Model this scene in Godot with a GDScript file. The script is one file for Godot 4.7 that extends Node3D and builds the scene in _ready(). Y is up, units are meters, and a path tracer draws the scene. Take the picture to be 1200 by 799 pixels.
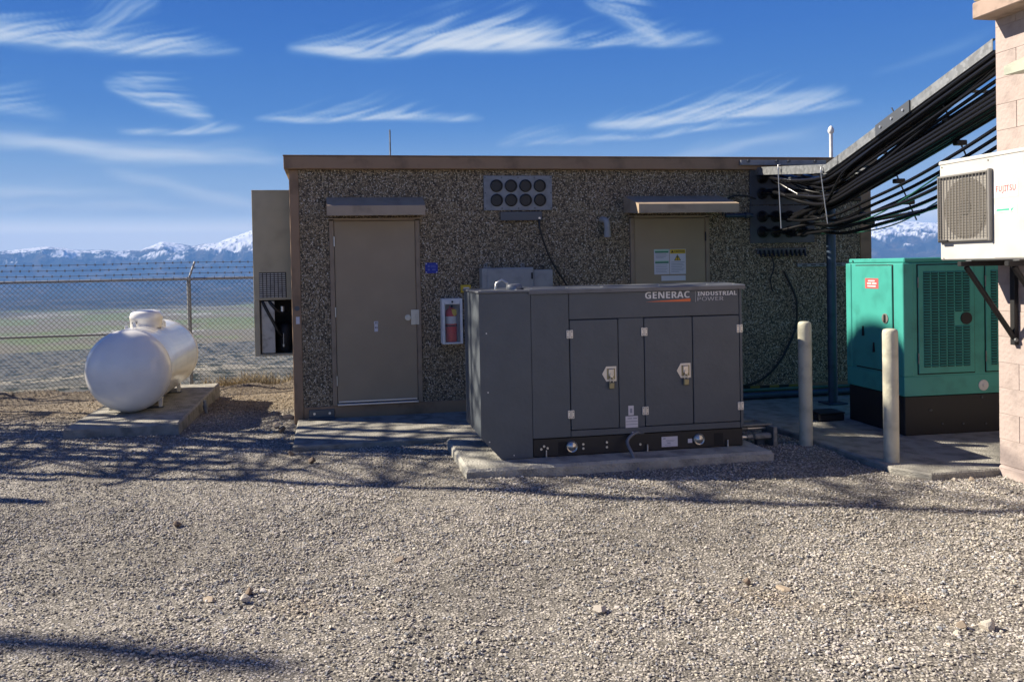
extends Node3D

# ------------------------------------------------------------------ mesh builder
class MB:
	var v := PackedVector3Array()
	var n := PackedVector3Array()
	var c := PackedColorArray()
	var ix := PackedInt32Array()
	var tint := Color(1, 1, 1)
	var colored := false

	func tri3(a: Vector3, b: Vector3, d: Vector3, na: Vector3, nb: Vector3, nd: Vector3) -> void:
		var k := v.size()
		if (b - a).cross(d - a).dot(na + nb + nd) > 0.0:
			v.append(a); v.append(d); v.append(b)
			n.append(na); n.append(nd); n.append(nb)
		else:
			v.append(a); v.append(b); v.append(d)
			n.append(na); n.append(nb); n.append(nd)
		for i in 3:
			ix.append(k + i)
			c.append(tint)

	func tri(a: Vector3, b: Vector3, d: Vector3, out: Vector3) -> void:
		var m := (b - a).cross(d - a).normalized()
		if m.dot(out) < 0.0:
			m = -m
		tri3(a, b, d, m, m, m)

	func quad(a: Vector3, b: Vector3, d: Vector3, e: Vector3, out: Vector3) -> void:
		tri(a, b, d, out)
		tri(a, d, e, out)

	func box(lo: Vector3, hi: Vector3, bevel := 0.0, xf := Transform3D()) -> MB:
		var b := minf(bevel, 0.45 * minf(hi.x - lo.x, minf(hi.y - lo.y, hi.z - lo.z)))
		var ctr := (lo + hi) * 0.5
		var h := (hi - lo) * 0.5
		var ax := [Vector3.RIGHT, Vector3.UP, Vector3.BACK]
		for k in 3:
			var i := (k + 1) % 3
			var j := (k + 2) % 3
			for s in [-1.0, 1.0]:
				var p: Array[Vector3] = []
				for q in [[-1, -1], [1, -1], [1, 1], [-1, 1]]:
					p.append(xf * (ctr + ax[k] * h[k] * s + ax[i] * (h[i] - b) * q[0] + ax[j] * (h[j] - b) * q[1]))
				quad(p[0], p[1], p[2], p[3], xf.basis * (ax[k] * s))
		if b > 0.0:
			for k in 3:
				var i := (k + 1) % 3
				var j := (k + 2) % 3
				for s in [-1.0, 1.0]:
					for t in [-1.0, 1.0]:
						var e: Vector3 = ax[k] * (h[k] - b)
						var p1: Vector3 = ctr + ax[i] * h[i] * s + ax[j] * (h[j] - b) * t
						var p2: Vector3 = ctr + ax[i] * (h[i] - b) * s + ax[j] * h[j] * t
						quad(xf * (p1 - e), xf * (p1 + e), xf * (p2 + e), xf * (p2 - e), xf.basis * (ax[i] * s + ax[j] * t))
			for sx in [-1.0, 1.0]:
				for sy in [-1.0, 1.0]:
					for sz in [-1.0, 1.0]:
						var o := Vector3(sx, sy, sz)
						tri(xf * (ctr + Vector3(h.x, h.y - b, h.z - b) * o), xf * (ctr + Vector3(h.x - b, h.y, h.z - b) * o), xf * (ctr + Vector3(h.x - b, h.y - b, h.z) * o), xf.basis * o)
		return self

	func tube(pts: PackedVector3Array, r: float, sides := 8, caps := true) -> MB:
		var m := pts.size()
		var rings := []
		var up := Vector3.UP
		var t0 := (pts[1] - pts[0]).normalized()
		if absf(t0.dot(up)) > 0.95:
			up = Vector3.RIGHT
		var side := t0.cross(up).normalized()
		for i in m:
			var t := (pts[mini(i + 1, m - 1)] - pts[maxi(i - 1, 0)]).normalized()
			side = (side - t * side.dot(t)).normalized()
			var w := t.cross(side)
			var ring := PackedVector3Array()
			for k in sides:
				var a := TAU * k / sides
				ring.append(side * cos(a) + w * sin(a))
			rings.append(ring)
		for i in m - 1:
			for k in sides:
				var k2 := (k + 1) % sides
				var a: Vector3 = rings[i][k]
				var b: Vector3 = rings[i][k2]
				var d: Vector3 = rings[i + 1][k2]
				var e: Vector3 = rings[i + 1][k]
				tri3(pts[i] + a * r, pts[i] + b * r, pts[i + 1] + d * r, a, b, d)
				tri3(pts[i] + a * r, pts[i + 1] + d * r, pts[i + 1] + e * r, a, d, e)
		if caps:
			for q in [0, m - 1]:
				var t := (pts[1] - pts[0]) if q == 0 else (pts[m - 2] - pts[m - 1])
				for k in sides:
					tri(pts[q], pts[q] + rings[q][k] * r, pts[q] + rings[q][(k + 1) % sides] * r, -t)
		return self

	func bar(a: Vector3, b: Vector3, r: float, sides := 8) -> MB:
		return tube(PackedVector3Array([a, b]), r, sides)

	# profile points (radius, height) from bottom to top, turned about +y
	func lathe(prof: Array, sides := 24, xf := Transform3D(), smooth := true) -> MB:
		var m := prof.size()
		var seg := []
		for i in m - 1:
			var d: Vector2 = prof[i + 1] - prof[i]
			seg.append(Vector2(d.y, -d.x).normalized())
		for i in m - 1:
			var n0: Vector2 = seg[i]
			var n1: Vector2 = seg[i]
			if smooth:
				if i > 0 and seg[i - 1].dot(seg[i]) > 0.6:
					n0 = (seg[i] + seg[i - 1]).normalized()
				if i < m - 2 and seg[i + 1].dot(seg[i]) > 0.6:
					n1 = (seg[i] + seg[i + 1]).normalized()
			for k in sides:
				var a0 := TAU * k / sides
				var a1 := TAU * (k + 1) / sides
				var u0 := Vector3(cos(a0), 0, sin(a0))
				var u1 := Vector3(cos(a1), 0, sin(a1))
				var p: Vector2 = prof[i]
				var q: Vector2 = prof[i + 1]
				var y := Vector3.UP
				var A := xf * (u0 * p.x + y * p.y)
				var B := xf * (u1 * p.x + y * p.y)
				var C := xf * (u1 * q.x + y * q.y)
				var D := xf * (u0 * q.x + y * q.y)
				var bs := xf.basis
				var nA := (bs * (u0 * n0.x + y * n0.y)).normalized()
				var nB := (bs * (u1 * n0.x + y * n0.y)).normalized()
				var nC := (bs * (u1 * n1.x + y * n1.y)).normalized()
				var nD := (bs * (u0 * n1.x + y * n1.y)).normalized()
				if p.x > 1e-6:
					tri3(A, B, C, nA, nB, nC)
				if q.x > 1e-6:
					tri3(A, C, D, nA, nC, nD)
		return self

	# polygon in xy, extruded from z0 to z1
	func prism(poly: PackedVector2Array, z0: float, z1: float, xf := Transform3D()) -> MB:
		var t := Geometry2D.triangulate_polygon(poly)
		for i in range(0, t.size(), 3):
			for z in [z0, z1]:
				var o := Vector3(0, 0, 1 if z == maxf(z0, z1) else -1)
				tri(xf * Vector3(poly[t[i]].x, poly[t[i]].y, z), xf * Vector3(poly[t[i + 1]].x, poly[t[i + 1]].y, z), xf * Vector3(poly[t[i + 2]].x, poly[t[i + 2]].y, z), xf.basis * o)
		var cw := 1.0 if Geometry2D.is_polygon_clockwise(poly) else -1.0
		for i in poly.size():
			var p := poly[i]
			var q := poly[(i + 1) % poly.size()]
			var d := q - p
			var o := Vector3(d.y, -d.x, 0) * -cw
			quad(xf * Vector3(p.x, p.y, z0), xf * Vector3(q.x, q.y, z0), xf * Vector3(q.x, q.y, z1), xf * Vector3(p.x, p.y, z1), xf.basis * o)
		return self

	func disc(ctr: Vector3, nrm: Vector3, r: float, depth: float, sides := 20) -> MB:
		return bar(ctr, ctr + nrm * depth, r, sides)

	func mesh() -> ArrayMesh:
		var a := []
		a.resize(Mesh.ARRAY_MAX)
		a[Mesh.ARRAY_VERTEX] = v
		a[Mesh.ARRAY_NORMAL] = n
		if colored:
			a[Mesh.ARRAY_COLOR] = c
		a[Mesh.ARRAY_INDEX] = ix
		var m := ArrayMesh.new()
		m.add_surface_from_arrays(Mesh.PRIMITIVE_TRIANGLES, a)
		return m


# ------------------------------------------------------------------ scene helpers
var used := {}
var M := {}

func numbered(called: String, parent: Node) -> String:
	var key := str(parent.get_instance_id()) + called
	var k: int = used.get(key, 0)
	used[key] = k + 1
	return called if k == 0 else "%s_%03d" % [called, k]

func tag(o: Node, label: String, category: String, group := "", kind := "") -> Node:
	if label:
		o.set_meta("label", label)
	if category:
		o.set_meta("category", category)
	if group:
		o.set_meta("group", group)
	if kind:
		o.set_meta("kind", kind)
	return o

func thing(called: String, label: String, category: String, at := Vector3.ZERO, turn := 0.0, group := "") -> Node3D:
	var o := Node3D.new()
	o.name = numbered(called, self)
	add_child(o, true)
	o.position = at
	o.rotation.y = turn
	tag(o, label, category, group)
	return o

func put(called: String, m: Mesh, mt: Material, parent: Node, xf := Transform3D()) -> MeshInstance3D:
	var o := MeshInstance3D.new()
	o.mesh = m
	o.material_override = mt
	o.name = numbered(called, parent)
	o.transform = xf
	parent.add_child(o, true)
	return o

func V(x: float, y: float, z: float) -> Vector3:
	return Vector3(x, y, z)

func bx(called: String, lo: Vector3, hi: Vector3, bevel: float, mt: Material, parent: Node) -> MeshInstance3D:
	return put(called, MB.new().box(lo, hi, bevel).mesh(), mt, parent)

func lin(r: float, g: float, b: float) -> Color:
	return Color(r, g, b).linear_to_srgb()

func mat(col: Color, rough: float, metal := 0.0) -> StandardMaterial3D:
	var m := StandardMaterial3D.new()
	m.albedo_color = Color(col.r, col.g, col.b).linear_to_srgb()
	m.roughness = rough
	m.metallic = metal
	return m

func noise(type: int, freq: float, sd: int, oct := 4) -> FastNoiseLite:
	var f := FastNoiseLite.new()
	f.noise_type = type
	f.frequency = freq
	f.seed = sd
	f.fractal_octaves = oct
	if oct <= 1:
		f.fractal_type = FastNoiseLite.FRACTAL_NONE
	return f

func ntex(f: FastNoiseLite, size: int, stops := [], normal := false, bump := 4.0) -> NoiseTexture2D:
	var t := NoiseTexture2D.new()
	t.width = size
	t.height = size
	t.seamless = true
	t.noise = f
	if normal:
		t.as_normal_map = true
		t.bump_strength = bump
	elif stops.size():
		var g := Gradient.new()
		var off := PackedFloat32Array()
		var cl := PackedColorArray()
		for s in stops:
			off.append(s[0])
			cl.append(s[1])
		g.offsets = off
		g.colors = cl
		t.color_ramp = g
	return t

func tri_planar(m: StandardMaterial3D, metres: float, world := true) -> StandardMaterial3D:
	m.uv1_triplanar = true
	m.uv1_world_triplanar = world
	m.uv1_scale = Vector3.ONE / metres
	return m

func grey(x: float) -> Color:
	return Color(x, x, x)

# a painted or bare surface with faint mottling, so that no face is one flat tone
func worn(col: Color, rough: float, metal: float, metres: float, lo: float, sd: int, bump := 0.0) -> StandardMaterial3D:
	var m := mat(col, rough, metal)
	m.albedo_texture = ntex(noise(FastNoiseLite.TYPE_SIMPLEX, 0.012, sd, 5), 256, [[0.0, grey(lo)], [0.45, grey(0.97)], [1.0, grey(1.0)]])
	tri_planar(m, metres, false)
	if bump > 0.0:
		m.normal_enabled = true
		m.normal_texture = ntex(noise(FastNoiseLite.TYPE_SIMPLEX, 0.06, sd + 7, 4), 256, [], true, bump)
	return m

func stone_image(size: int, freq: float, sd: int, ramp: Gradient, gap: Color, gap_at: float) -> Array:
	var a := noise(FastNoiseLite.TYPE_CELLULAR, freq, sd, 1)
	a.cellular_return_type = FastNoiseLite.RETURN_CELL_VALUE
	a.cellular_jitter = 1.0
	var b: FastNoiseLite = a.duplicate()
	b.cellular_return_type = FastNoiseLite.RETURN_DISTANCE2_SUB
	var ia := a.get_seamless_image(size, size, false, false, 0.05)
	var ib := b.get_seamless_image(size, size, false, false, 0.05)
	var da := ia.get_data()
	var db := ib.get_data()
	var mx := 1
	for k in range(0, db.size(), 37):
		mx = maxi(mx, db[k])
	var out := PackedByteArray()
	out.resize(size * size * 3)
	var hgt := PackedByteArray()
	hgt.resize(size * size)
	var lut := []
	for k in 256:
		lut.append(ramp.sample(k / 255.0))
	for k in size * size:
		var e := clampf((float(db[k]) / mx) / gap_at, 0.0, 1.0)
		var col: Color = gap.lerp(lut[da[k]], smoothstep(0.1, 0.7, e))
		out[k * 3] = int(col.r * 255)
		out[k * 3 + 1] = int(col.g * 255)
		out[k * 3 + 2] = int(col.b * 255)
		hgt[k] = int(255.0 * sqrt(e) * (0.75 + 0.25 * da[k] / 255.0))
	var im := Image.create_from_data(size, size, false, Image.FORMAT_RGB8, out)
	var nm := Image.create_from_data(size, size, false, Image.FORMAT_L8, hgt)
	nm.convert(Image.FORMAT_RGBA8)
	nm.bump_map_to_normal_map(5.0)
	return [ImageTexture.create_from_image(im), ImageTexture.create_from_image(nm)]

func ramp_of(stops: Array) -> Gradient:
	var g := Gradient.new()
	var off := PackedFloat32Array()
	var cl := PackedColorArray()
	for s in stops:
		off.append(s[0])
		cl.append(lin(s[1], s[2], s[3]))
	g.offsets = off
	g.colors = cl
	return g

func lettering(called: String, s: String, height: float, width: float, at: Vector3, turn: Basis, mt: Material, parent: Node, bold := 0.0, depth := 0.002, font_name := "Droid Sans") -> void:
	var f := SystemFont.new()
	f.font_names = PackedStringArray([font_name])
	f.font_weight = 700 if bold > 0.5 else 400
	var fv := FontVariation.new()
	fv.base_font = f
	fv.variation_embolden = minf(bold, 0.0)
	var t := TextMesh.new()
	t.text = s
	t.font = fv
	t.font_size = 48
	t.pixel_size = 0.01
	t.depth = 0.1
	t.horizontal_alignment = HORIZONTAL_ALIGNMENT_CENTER
	t.vertical_alignment = VERTICAL_ALIGNMENT_CENTER
	var b := t.get_aabb()
	var sc := Vector3(width / b.size.x, height / b.size.y, depth / 0.1)
	put(called, t, mt, parent, Transform3D(turn * Basis.from_scale(sc), at - turn * (sc * (b.position + b.size * 0.5))))


# ------------------------------------------------------------------ the lie of the land
var bump_noise := noise(FastNoiseLite.TYPE_SIMPLEX, 0.35, 11, 3)
var fine_noise := noise(FastNoiseLite.TYPE_SIMPLEX, 2.4, 12, 2)

func ground_y(x: float, z: float) -> float:
	var y := -0.05 + 0.022 * bump_noise.get_noise_2d(x, z) + 0.010 * fine_noise.get_noise_2d(x, z)
	if z < 0.5:
		y -= 0.022 * (0.5 - z) * smoothstep(0.6, -0.6, x)
	if z < -3.2:
		y += 0.10 * exp(-pow((z + 3.75 + 0.25 * bump_noise.get_noise_2d(x * 2.0, 7.0)) / 0.28, 2.0)) * (0.7 + 0.6 * bump_noise.get_noise_2d(x * 3.0, z * 3.0))
	if z < -4.3:
		y -= 0.55 * (-4.3 - z)
	return y


func _ready() -> void:
	setup_view()
	materials()
	ground()
	valley()
	concrete()
	shelter()
	pink_building()
	fence()
	tower()
	propane_tank()
	grey_generator()
	teal_generator()
	bollards()
	wall_fittings()
	cable_bridge()
	outdoor_unit()
	small_things()
	gravel()


# ------------------------------------------------------------------ camera, sky, sun
const SUN := Vector3(-0.7252, 0.6018, -0.3347)

func setup_view() -> void:
	var cam := Camera3D.new()
	cam.name = "camera"
	var yaw := 0.18241
	var pitch := -0.015395
	var roll := -0.01977
	var f := Vector3(sin(yaw) * cos(pitch), sin(pitch), -cos(yaw) * cos(pitch))
	var r := Vector3(cos(yaw), 0, sin(yaw))
	var u := r.cross(f)
	var r2 := r * cos(roll) + u * sin(roll)
	var u2 := -r * sin(roll) + u * cos(roll)
	cam.transform = Transform3D(Basis(r2, u2, -f), Vector3(0.4, 1.6895, 9.6126))
	cam.projection = Camera3D.PROJECTION_FRUSTUM
	cam.near = 0.1
	cam.far = 60000.0
	cam.size = 0.1 * 799.0 / 979.02
	cam.frustum_offset = Vector2(0.1 * (600.0 - 564.85) / 979.02, -0.1 * (399.5 - 326.83) / 979.02)
	add_child(cam)
	cam.make_current()

	var env := Environment.new()
	env.background_mode = Environment.BG_SKY
	env.tonemap_mode = Environment.TONE_MAPPER_LINEAR
	env.tonemap_exposure = 2.2
	env.sdfgi_enabled = true
	env.ssao_enabled = true
	env.ssil_enabled = true
	env.fog_enabled = true
	env.fog_density = 0.000040
	env.fog_light_color = Color(0.48, 0.70, 1.0)
	var sky := Sky.new()
	var sm := PanoramaSkyMaterial.new()
	sm.panorama = sky_picture()
	sm.energy_multiplier = 0.66
	sky.sky_material = sm
	env.sky = sky
	var we := WorldEnvironment.new()
	we.name = "world_environment"
	we.environment = env
	add_child(we)

	var sun := DirectionalLight3D.new()
	sun.name = "sun"
	sun.light_energy = 1.6
	sun.light_color = Color(1.0, 0.955, 0.88)
	sun.light_angular_distance = 0.45
	sun.shadow_enabled = true
	sun.transform = Transform3D(Basis.looking_at(-SUN, Vector3.UP), Vector3(0, 20, 0))
	add_child(sun)


func sky_picture() -> ImageTexture:
	var w := 4096
	var h := 2048
	var im := Image.create(w, h, false, Image.FORMAT_RGB8)
	var g := Gradient.new()
	g.offsets = PackedFloat32Array([0.0, 0.055, 0.10, 0.16, 0.24, 0.45, 1.0])
	g.colors = PackedColorArray([Color8(160, 198, 238), Color8(140, 186, 238), Color8(98, 160, 238), Color8(68, 134, 228), Color8(47, 106, 208), Color8(34, 80, 174), Color8(28, 58, 136)])
	for y in h:
		var el := 90.0 - (y + 0.5) * 180.0 / h
		var c := Color8(120, 118, 116)
		if el > 0.0:
			c = g.sample(el / 90.0 * 0.95).srgb_to_linear() * 0.48
			c = Color(c.r, c.g, c.b).linear_to_srgb()
			# the bank of pale haze that lies along the horizon
			var a := 0.80 * (1.0 - smoothstep(2.3, 4.3, el)) + 0.30 * (1.0 - smoothstep(3.5, 11.0, el))
			c = c.lerp(Color8(236, 235, 230), clampf(a, 0, 1))
		im.fill_rect(Rect2i(0, y, w, 1), c)
	# high ice clouds: one quarter of the sky is worked out and laid round the horizon four times
	var tw := 1024
	var th := 330
	var tile := Image.create(tw, th, false, Image.FORMAT_RGBA8)
	var warp := noise(FastNoiseLite.TYPE_SIMPLEX, 0.006, 3, 3)
	var fib := noise(FastNoiseLite.TYPE_SIMPLEX, 0.060, 5, 4)
	fib.fractal_gain = 0.66
	var broad := noise(FastNoiseLite.TYPE_SIMPLEX, 0.016, 9, 3)
	# [azimuth, height, half width, half height, strength, tilt, curl] in degrees
	var cl := [
		[-14.5, 13.9, 9.5, 1.15, 0.95, 0.01, 1.0], [-12.6, 15.6, 2.6, 1.5, 0.42, 0.5, 1.8], [-21.5, 14.2, 4.5, 0.55, 0.6, -0.02, 0.8],
		[6.5, 14.5, 9.0, 1.15, 1.2, 0.03, 1.2], [11.5, 14.9, 5.5, 1.6, 1.1, 0.05, 1.4], [19.5, 14.6, 7.5, 0.8, 0.75, -0.04, 1.0], [20.5, 16.0, 2.8, 1.4, 0.7, -0.55, 1.2],
		[-20.5, 9.9, 5.0, 1.3, 0.42, -0.1, 1.4], [-10.3, 10.7, 3.4, 1.3, 0.85, -0.30, 1.4], [-9.0, 9.1, 4.0, 0.55, 0.85, 0.02, 0.8], [3.2, 10.0, 7.8, 0.62, 0.95, 0.02, 0.9],
		[-12.0, 7.75, 9.8, 0.6, 1.0, -0.035, 0.5], [-20.0, 5.1, 9.0, 0.5, 0.5, -0.02, 0.5], [-8.0, 5.0, 6.0, 0.55, 0.42, -0.25, 0.6], [-14.0, 4.2, 10.0, 0.45, 0.45, 0.0, 0.4],
		[26.5, 9.5, 8.8, 1.0, 1.15, 0.015, 1.3], [23.5, 8.6, 6.5, 0.5, 0.6, 0.03, 0.9], [30.5, 10.6, 4.0, 0.35, 0.45, -0.04, 0.5], [27.0, 7.3, 6.5, 0.5, 0.40, 0.14, 0.6], [15.0, 8.2, 3.5, 0.6, 0.4, 0.02, 1.0],
		[39.0, 12.0, 3.5, 0.4, 0.12, 0.3, 0.6], [44.0, 9.0, 6.0, 0.9, 0.5, 0.0, 1.0], [50.0, 14.0, 5.0, 0.9, 0.8, 0.05, 1.0], [28.0, 21.0, 9.0, 1.2, 0.7, 0.05, 1.2], [-4.0, 22.5, 10.0, 1.4, 0.8, 0.03, 1.3], [45.0, 6.2, 6.0, 0.7, 0.5, 0.0, 0.6]]
	for y in th:
		var el := (th - y - 0.5) * 180.0 / h
		var near := []
		for q in cl:
			if absf(el - q[1]) < q[3] * 2.6 + absf(q[5]) * q[2] + q[6] * 0.9:
				near.append(q)
		if near.is_empty():
			continue
		for x in tw:
			var az := -30.0 + (x + 0.5) * 90.0 / tw
			var wv := warp.get_noise_2d(x, y * 3.0)
			var dens := 0.0
			for q in near:
				var u: float = az - q[0]
				var dx: float = u / q[2]
				if absf(dx) > 1.25:
					continue
				var v: float = el - q[1] - q[5] * u - wv * 0.30
				var pu := u * 11.4
				var pv := v * 11.4
				# fibres that lean to the right as they rise from a crisp lower edge
				var lean := pu - pv * 3.3
				var n1 := fib.get_noise_2d(lean * 0.75, pv * 0.26 + q[0] * 40.0)
				var n2 := broad.get_noise_2d(lean * 0.55 + 90.0 * q[1], pv * 0.5)
				var hh: float = q[3] * 11.4
				var edge: float = maxf(0.0, 1.0 - pow(absf(dx), 2.4 - 0.6 * n2))
				if q[6] < 0.7:
					var n3 := fib.get_noise_2d(pu * 0.06, pv * 0.9)
					dens += edge * q[4] * exp(-pow(pv / (hh * (0.8 + 0.4 * n2)), 2.0)) * clampf(0.8 + 0.7 * n3, 0.0, 1.4)
				else:
					var up: float = maxf(2.0, hh * (0.85 + 0.75 * n2 + 0.60 * n1) * (0.25 + 0.75 * edge))
					var down: float = maxf(1.6, hh * 0.22)
					var prof: float = exp(-pow(pv / up, 2.0)) if pv > 0.0 else exp(-pow(pv / down, 2.0))
					var n4 := fib.get_noise_2d(pu * 0.10 + 70.0, pv * 1.3 - pu * 0.06)
					dens += edge * q[4] * (prof * clampf(0.62 + 0.75 * n1 + 0.6 * n4, 0.0, 1.5) * 1.05 + 0.6 * exp(-pow(pv / maxf(1.6, hh * 0.30), 2.0)) * clampf(0.75 + 0.8 * n4, 0.0, 1.4))
			if dens < 0.01:
				continue
			var al := 0.96 * (1.0 - exp(-1.45 * dens))
			al *= smoothstep(0.0, 26.0, minf(x, tw - x)) * smoothstep(0.0, 30.0, y)
			if al > 0.004:
				tile.set_pixel(x, y, Color(0.79, 0.80, 0.815, al))
	var flip: Image = tile.duplicate()
	flip.flip_x()
	var y0 := 1024 - th
	var at := int((180.0 - 30.0) / 360.0 * w)
	for k in 4:
		var t := tile if k % 2 == 0 else flip
		var x0 := (at + k * tw) % w
		im_blend(im, t, x0, y0, tw, th, w)
	return ImageTexture.create_from_image(im)

func im_blend(im: Image, t: Image, x0: int, y0: int, tw: int, th: int, w: int) -> void:
	im.convert(Image.FORMAT_RGBA8)
	im.blend_rect(t, Rect2i(0, 0, tw, th), Vector2i(x0, y0))
	if x0 + tw > w:
		im.blend_rect(t, Rect2i(w - x0, 0, tw - (w - x0), th), Vector2i(0, y0))
	im.convert(Image.FORMAT_RGB8)


# ------------------------------------------------------------------ materials
func materials() -> void:
	# exposed pebble aggregate of the shelter walls
	var agg := stone_image(1024, 0.10, 21, ramp_of([[0.0, 0.03, 0.027, 0.02], [0.2, 0.12, 0.10, 0.07], [0.4, 0.38, 0.29, 0.175], [0.62, 0.56, 0.435, 0.275], [0.82, 0.63, 0.52, 0.365], [0.93, 0.77, 0.69, 0.56], [1.0, 0.80, 0.74, 0.63]]), lin(0.13, 0.10, 0.065), 0.55)
	var m := mat(Color(1, 1, 1), 0.85)
	m.albedo_texture = agg[0]
	m.normal_enabled = true
	m.normal_texture = agg[1]
	m.normal_scale = 1.0
	M.aggregate = tri_planar(m, 1.55)
	# crushed stone seen between the loose stones
	var gr := stone_image(1024, 0.05, 22, ramp_of([[0.0, 0.14, 0.128, 0.115], [0.35, 0.28, 0.258, 0.23], [0.7, 0.42, 0.388, 0.345], [1.0, 0.56, 0.52, 0.465]]), lin(0.11, 0.10, 0.085), 0.5)
	m = mat(Color(1, 1, 1), 0.95)
	m.albedo_texture = gr[0]
	m.normal_enabled = true
	m.normal_texture = gr[1]
	m.vertex_color_use_as_albedo = true
	M.ground = tri_planar(m, 0.95)
	m = mat(Color(1, 1, 1), 0.95)
	m.vertex_color_use_as_albedo = true
	M.stone = m
	m = mat(Color(1, 1, 1), 1.0)
	m.vertex_color_use_as_albedo = true
	m.metallic_specular = 0.1
	M.land = m
	# concrete: mottled, stained, finely pitted
	m = mat(Color(0.41, 0.395, 0.345), 0.9)
	m.albedo_texture = ntex(noise(FastNoiseLite.TYPE_SIMPLEX, 0.008, 31, 6), 512, [[0.0, grey(0.72)], [0.4, grey(0.9)], [0.62, grey(0.98)], [1.0, grey(1.0)]])
	m.normal_enabled = true
	m.normal_texture = ntex(noise(FastNoiseLite.TYPE_SIMPLEX, 0.09, 32, 4), 512, [], true, 3.0)
	M.concrete = tri_planar(m, 1.4)
	m = mat(Color(0.32, 0.305, 0.265), 0.92)
	m.albedo_texture = M.concrete.albedo_texture
	m.normal_enabled = true
	m.normal_texture = M.concrete.normal_texture
	M.concrete_grey = tri_planar(m, 1.1)
	M.trim = worn(Color(0.32, 0.205, 0.12), 0.7, 0.0, 1.3, 0.8, 41)
	M.door = worn(Color(0.345, 0.262, 0.168), 0.55, 0.0, 1.6, 0.955, 42)
	M.frame = worn(Color(0.31, 0.23, 0.155), 0.6, 0.0, 1.0, 0.84, 43)
	M.awning = worn(Color(0.40, 0.31, 0.22), 0.55, 0.0, 0.9, 0.85, 44)
	M.core = mat(Color(0.05, 0.045, 0.04), 0.9)
	M.roof = mat(Color(0.2, 0.19, 0.18), 0.9)
	M.alu = mat(Color(0.62, 0.62, 0.62), 0.35, 0.85)
	M.steel = mat(Color(0.55, 0.54, 0.52), 0.32, 0.9)
	M.chrome = mat(Color(0.55, 0.54, 0.50), 0.3, 0.9)
	M.hinge = mat(Color(0.72, 0.68, 0.60), 0.45, 0.35)
	M.brass = mat(Color(0.30, 0.27, 0.16), 0.45, 0.6)
	m = mat(Color(0.29, 0.305, 0.315), 0.5, 0.5)
	var sp := noise(FastNoiseLite.TYPE_CELLULAR, 0.05, 51, 1)
	sp.cellular_return_type = FastNoiseLite.RETURN_CELL_VALUE
	m.albedo_texture = ntex(sp, 256, [[0.0, grey(0.78)], [1.0, grey(1.0)]])
	M.galv = tri_planar(m, 0.35, false)
	M.galv_dark = mat(Color(0.10, 0.11, 0.125), 0.5, 0.6)
	M.plate_dark = worn(Color(0.085, 0.095, 0.11), 0.5, 0.2, 0.7, 0.85, 54)
	M.plate = worn(Color(0.25, 0.265, 0.285), 0.5, 0.2, 0.7, 0.85, 52)
	M.grey_box = worn(Color(0.33, 0.335, 0.33), 0.5, 0.0, 0.7, 0.88, 53)
	M.black = mat(Color(0.012, 0.012, 0.013), 0.55)
	M.rubber = mat(Color(0.010, 0.010, 0.011), 0.38)
	M.cable = mat(Color(0.008, 0.008, 0.009), 0.24)
	M.green_wire = mat(Color(0.012, 0.085, 0.055), 0.4)
	M.green_patina = mat(Color(0.05, 0.13, 0.10), 0.7)
	M.gen = worn(Color(0.090, 0.105, 0.122), 0.5, 0.1, 1.1, 0.95, 61, 0.35)
	M.gen_core = mat(Color(0.01, 0.01, 0.011), 0.8)
	M.gen_lid = worn(Color(0.14, 0.15, 0.165), 0.4, 0.2, 0.8, 0.9, 62)
	M.base_black = mat(Color(0.014, 0.014, 0.016), 0.5)
	M.white_print = mat(Color(0.70, 0.70, 0.70), 0.5)
	M.grey_print = mat(Color(0.42, 0.43, 0.45), 0.5)
	M.orange_print = mat(Color(0.72, 0.16, 0.05), 0.5)
	M.sticker = mat(Color(0.62, 0.60, 0.64), 0.45)
	M.print_grey = mat(Color(0.28, 0.29, 0.34), 0.6)
	M.print_black = mat(Color(0.02, 0.02, 0.025), 0.6)
	M.teal = worn(Color(0.058, 0.36, 0.30), 0.42, 0.0, 1.2, 0.88, 71)
	M.teal_louver = worn(Color(0.034, 0.255, 0.22), 0.5, 0.0, 0.5, 0.85, 72)
	m = mat(Color(0.86, 0.84, 0.785), 0.24)
	m.clearcoat_enabled = true
	m.clearcoat = 0.5
	m.clearcoat_roughness = 0.15
	m.albedo_texture = ntex(noise(FastNoiseLite.TYPE_SIMPLEX, 0.01, 73, 5), 256, [[0.0, grey(0.955)], [0.5, grey(0.99)], [1.0, grey(1.0)]])
	M.tank = tri_planar(m, 0.9, false)
	M.cream = worn(Color(0.54, 0.52, 0.405), 0.7, 0.0, 0.6, 0.84, 74, 0.6)
	M.ac = worn(Color(0.56, 0.55, 0.52), 0.45, 0.0, 1.0, 0.93, 75)
	M.ac_grille = mat(Color(0.30, 0.285, 0.26), 0.5, 0.3)
	M.ac_frame = mat(Color(0.22, 0.21, 0.195), 0.5, 0.2)
	M.fan = mat(Color(0.10, 0.09, 0.078), 0.6)
	M.red_print = mat(Color(0.72, 0.10, 0.10), 0.5)
	M.green_print = mat(Color(0.06, 0.42, 0.28), 0.5)
	M.pale = mat(Color(0.66, 0.64, 0.62), 0.5)
	m = worn(Color(0.425, 0.35, 0.32), 0.85, 0.0, 0.8, 0.88, 81, 0.8)
	M.block = m
	M.block2 = worn(Color(0.415, 0.34, 0.31), 0.85, 0.0, 0.7, 0.88, 82, 0.8)
	M.mortar = mat(Color(0.40, 0.325, 0.295), 0.95)
	M.eave = worn(Color(0.38, 0.28, 0.225), 0.75, 0.0, 0.6, 0.8, 83)
	M.roof_edge = worn(Color(0.62, 0.63, 0.50), 0.6, 0.0, 0.8, 0.9, 84)
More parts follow.
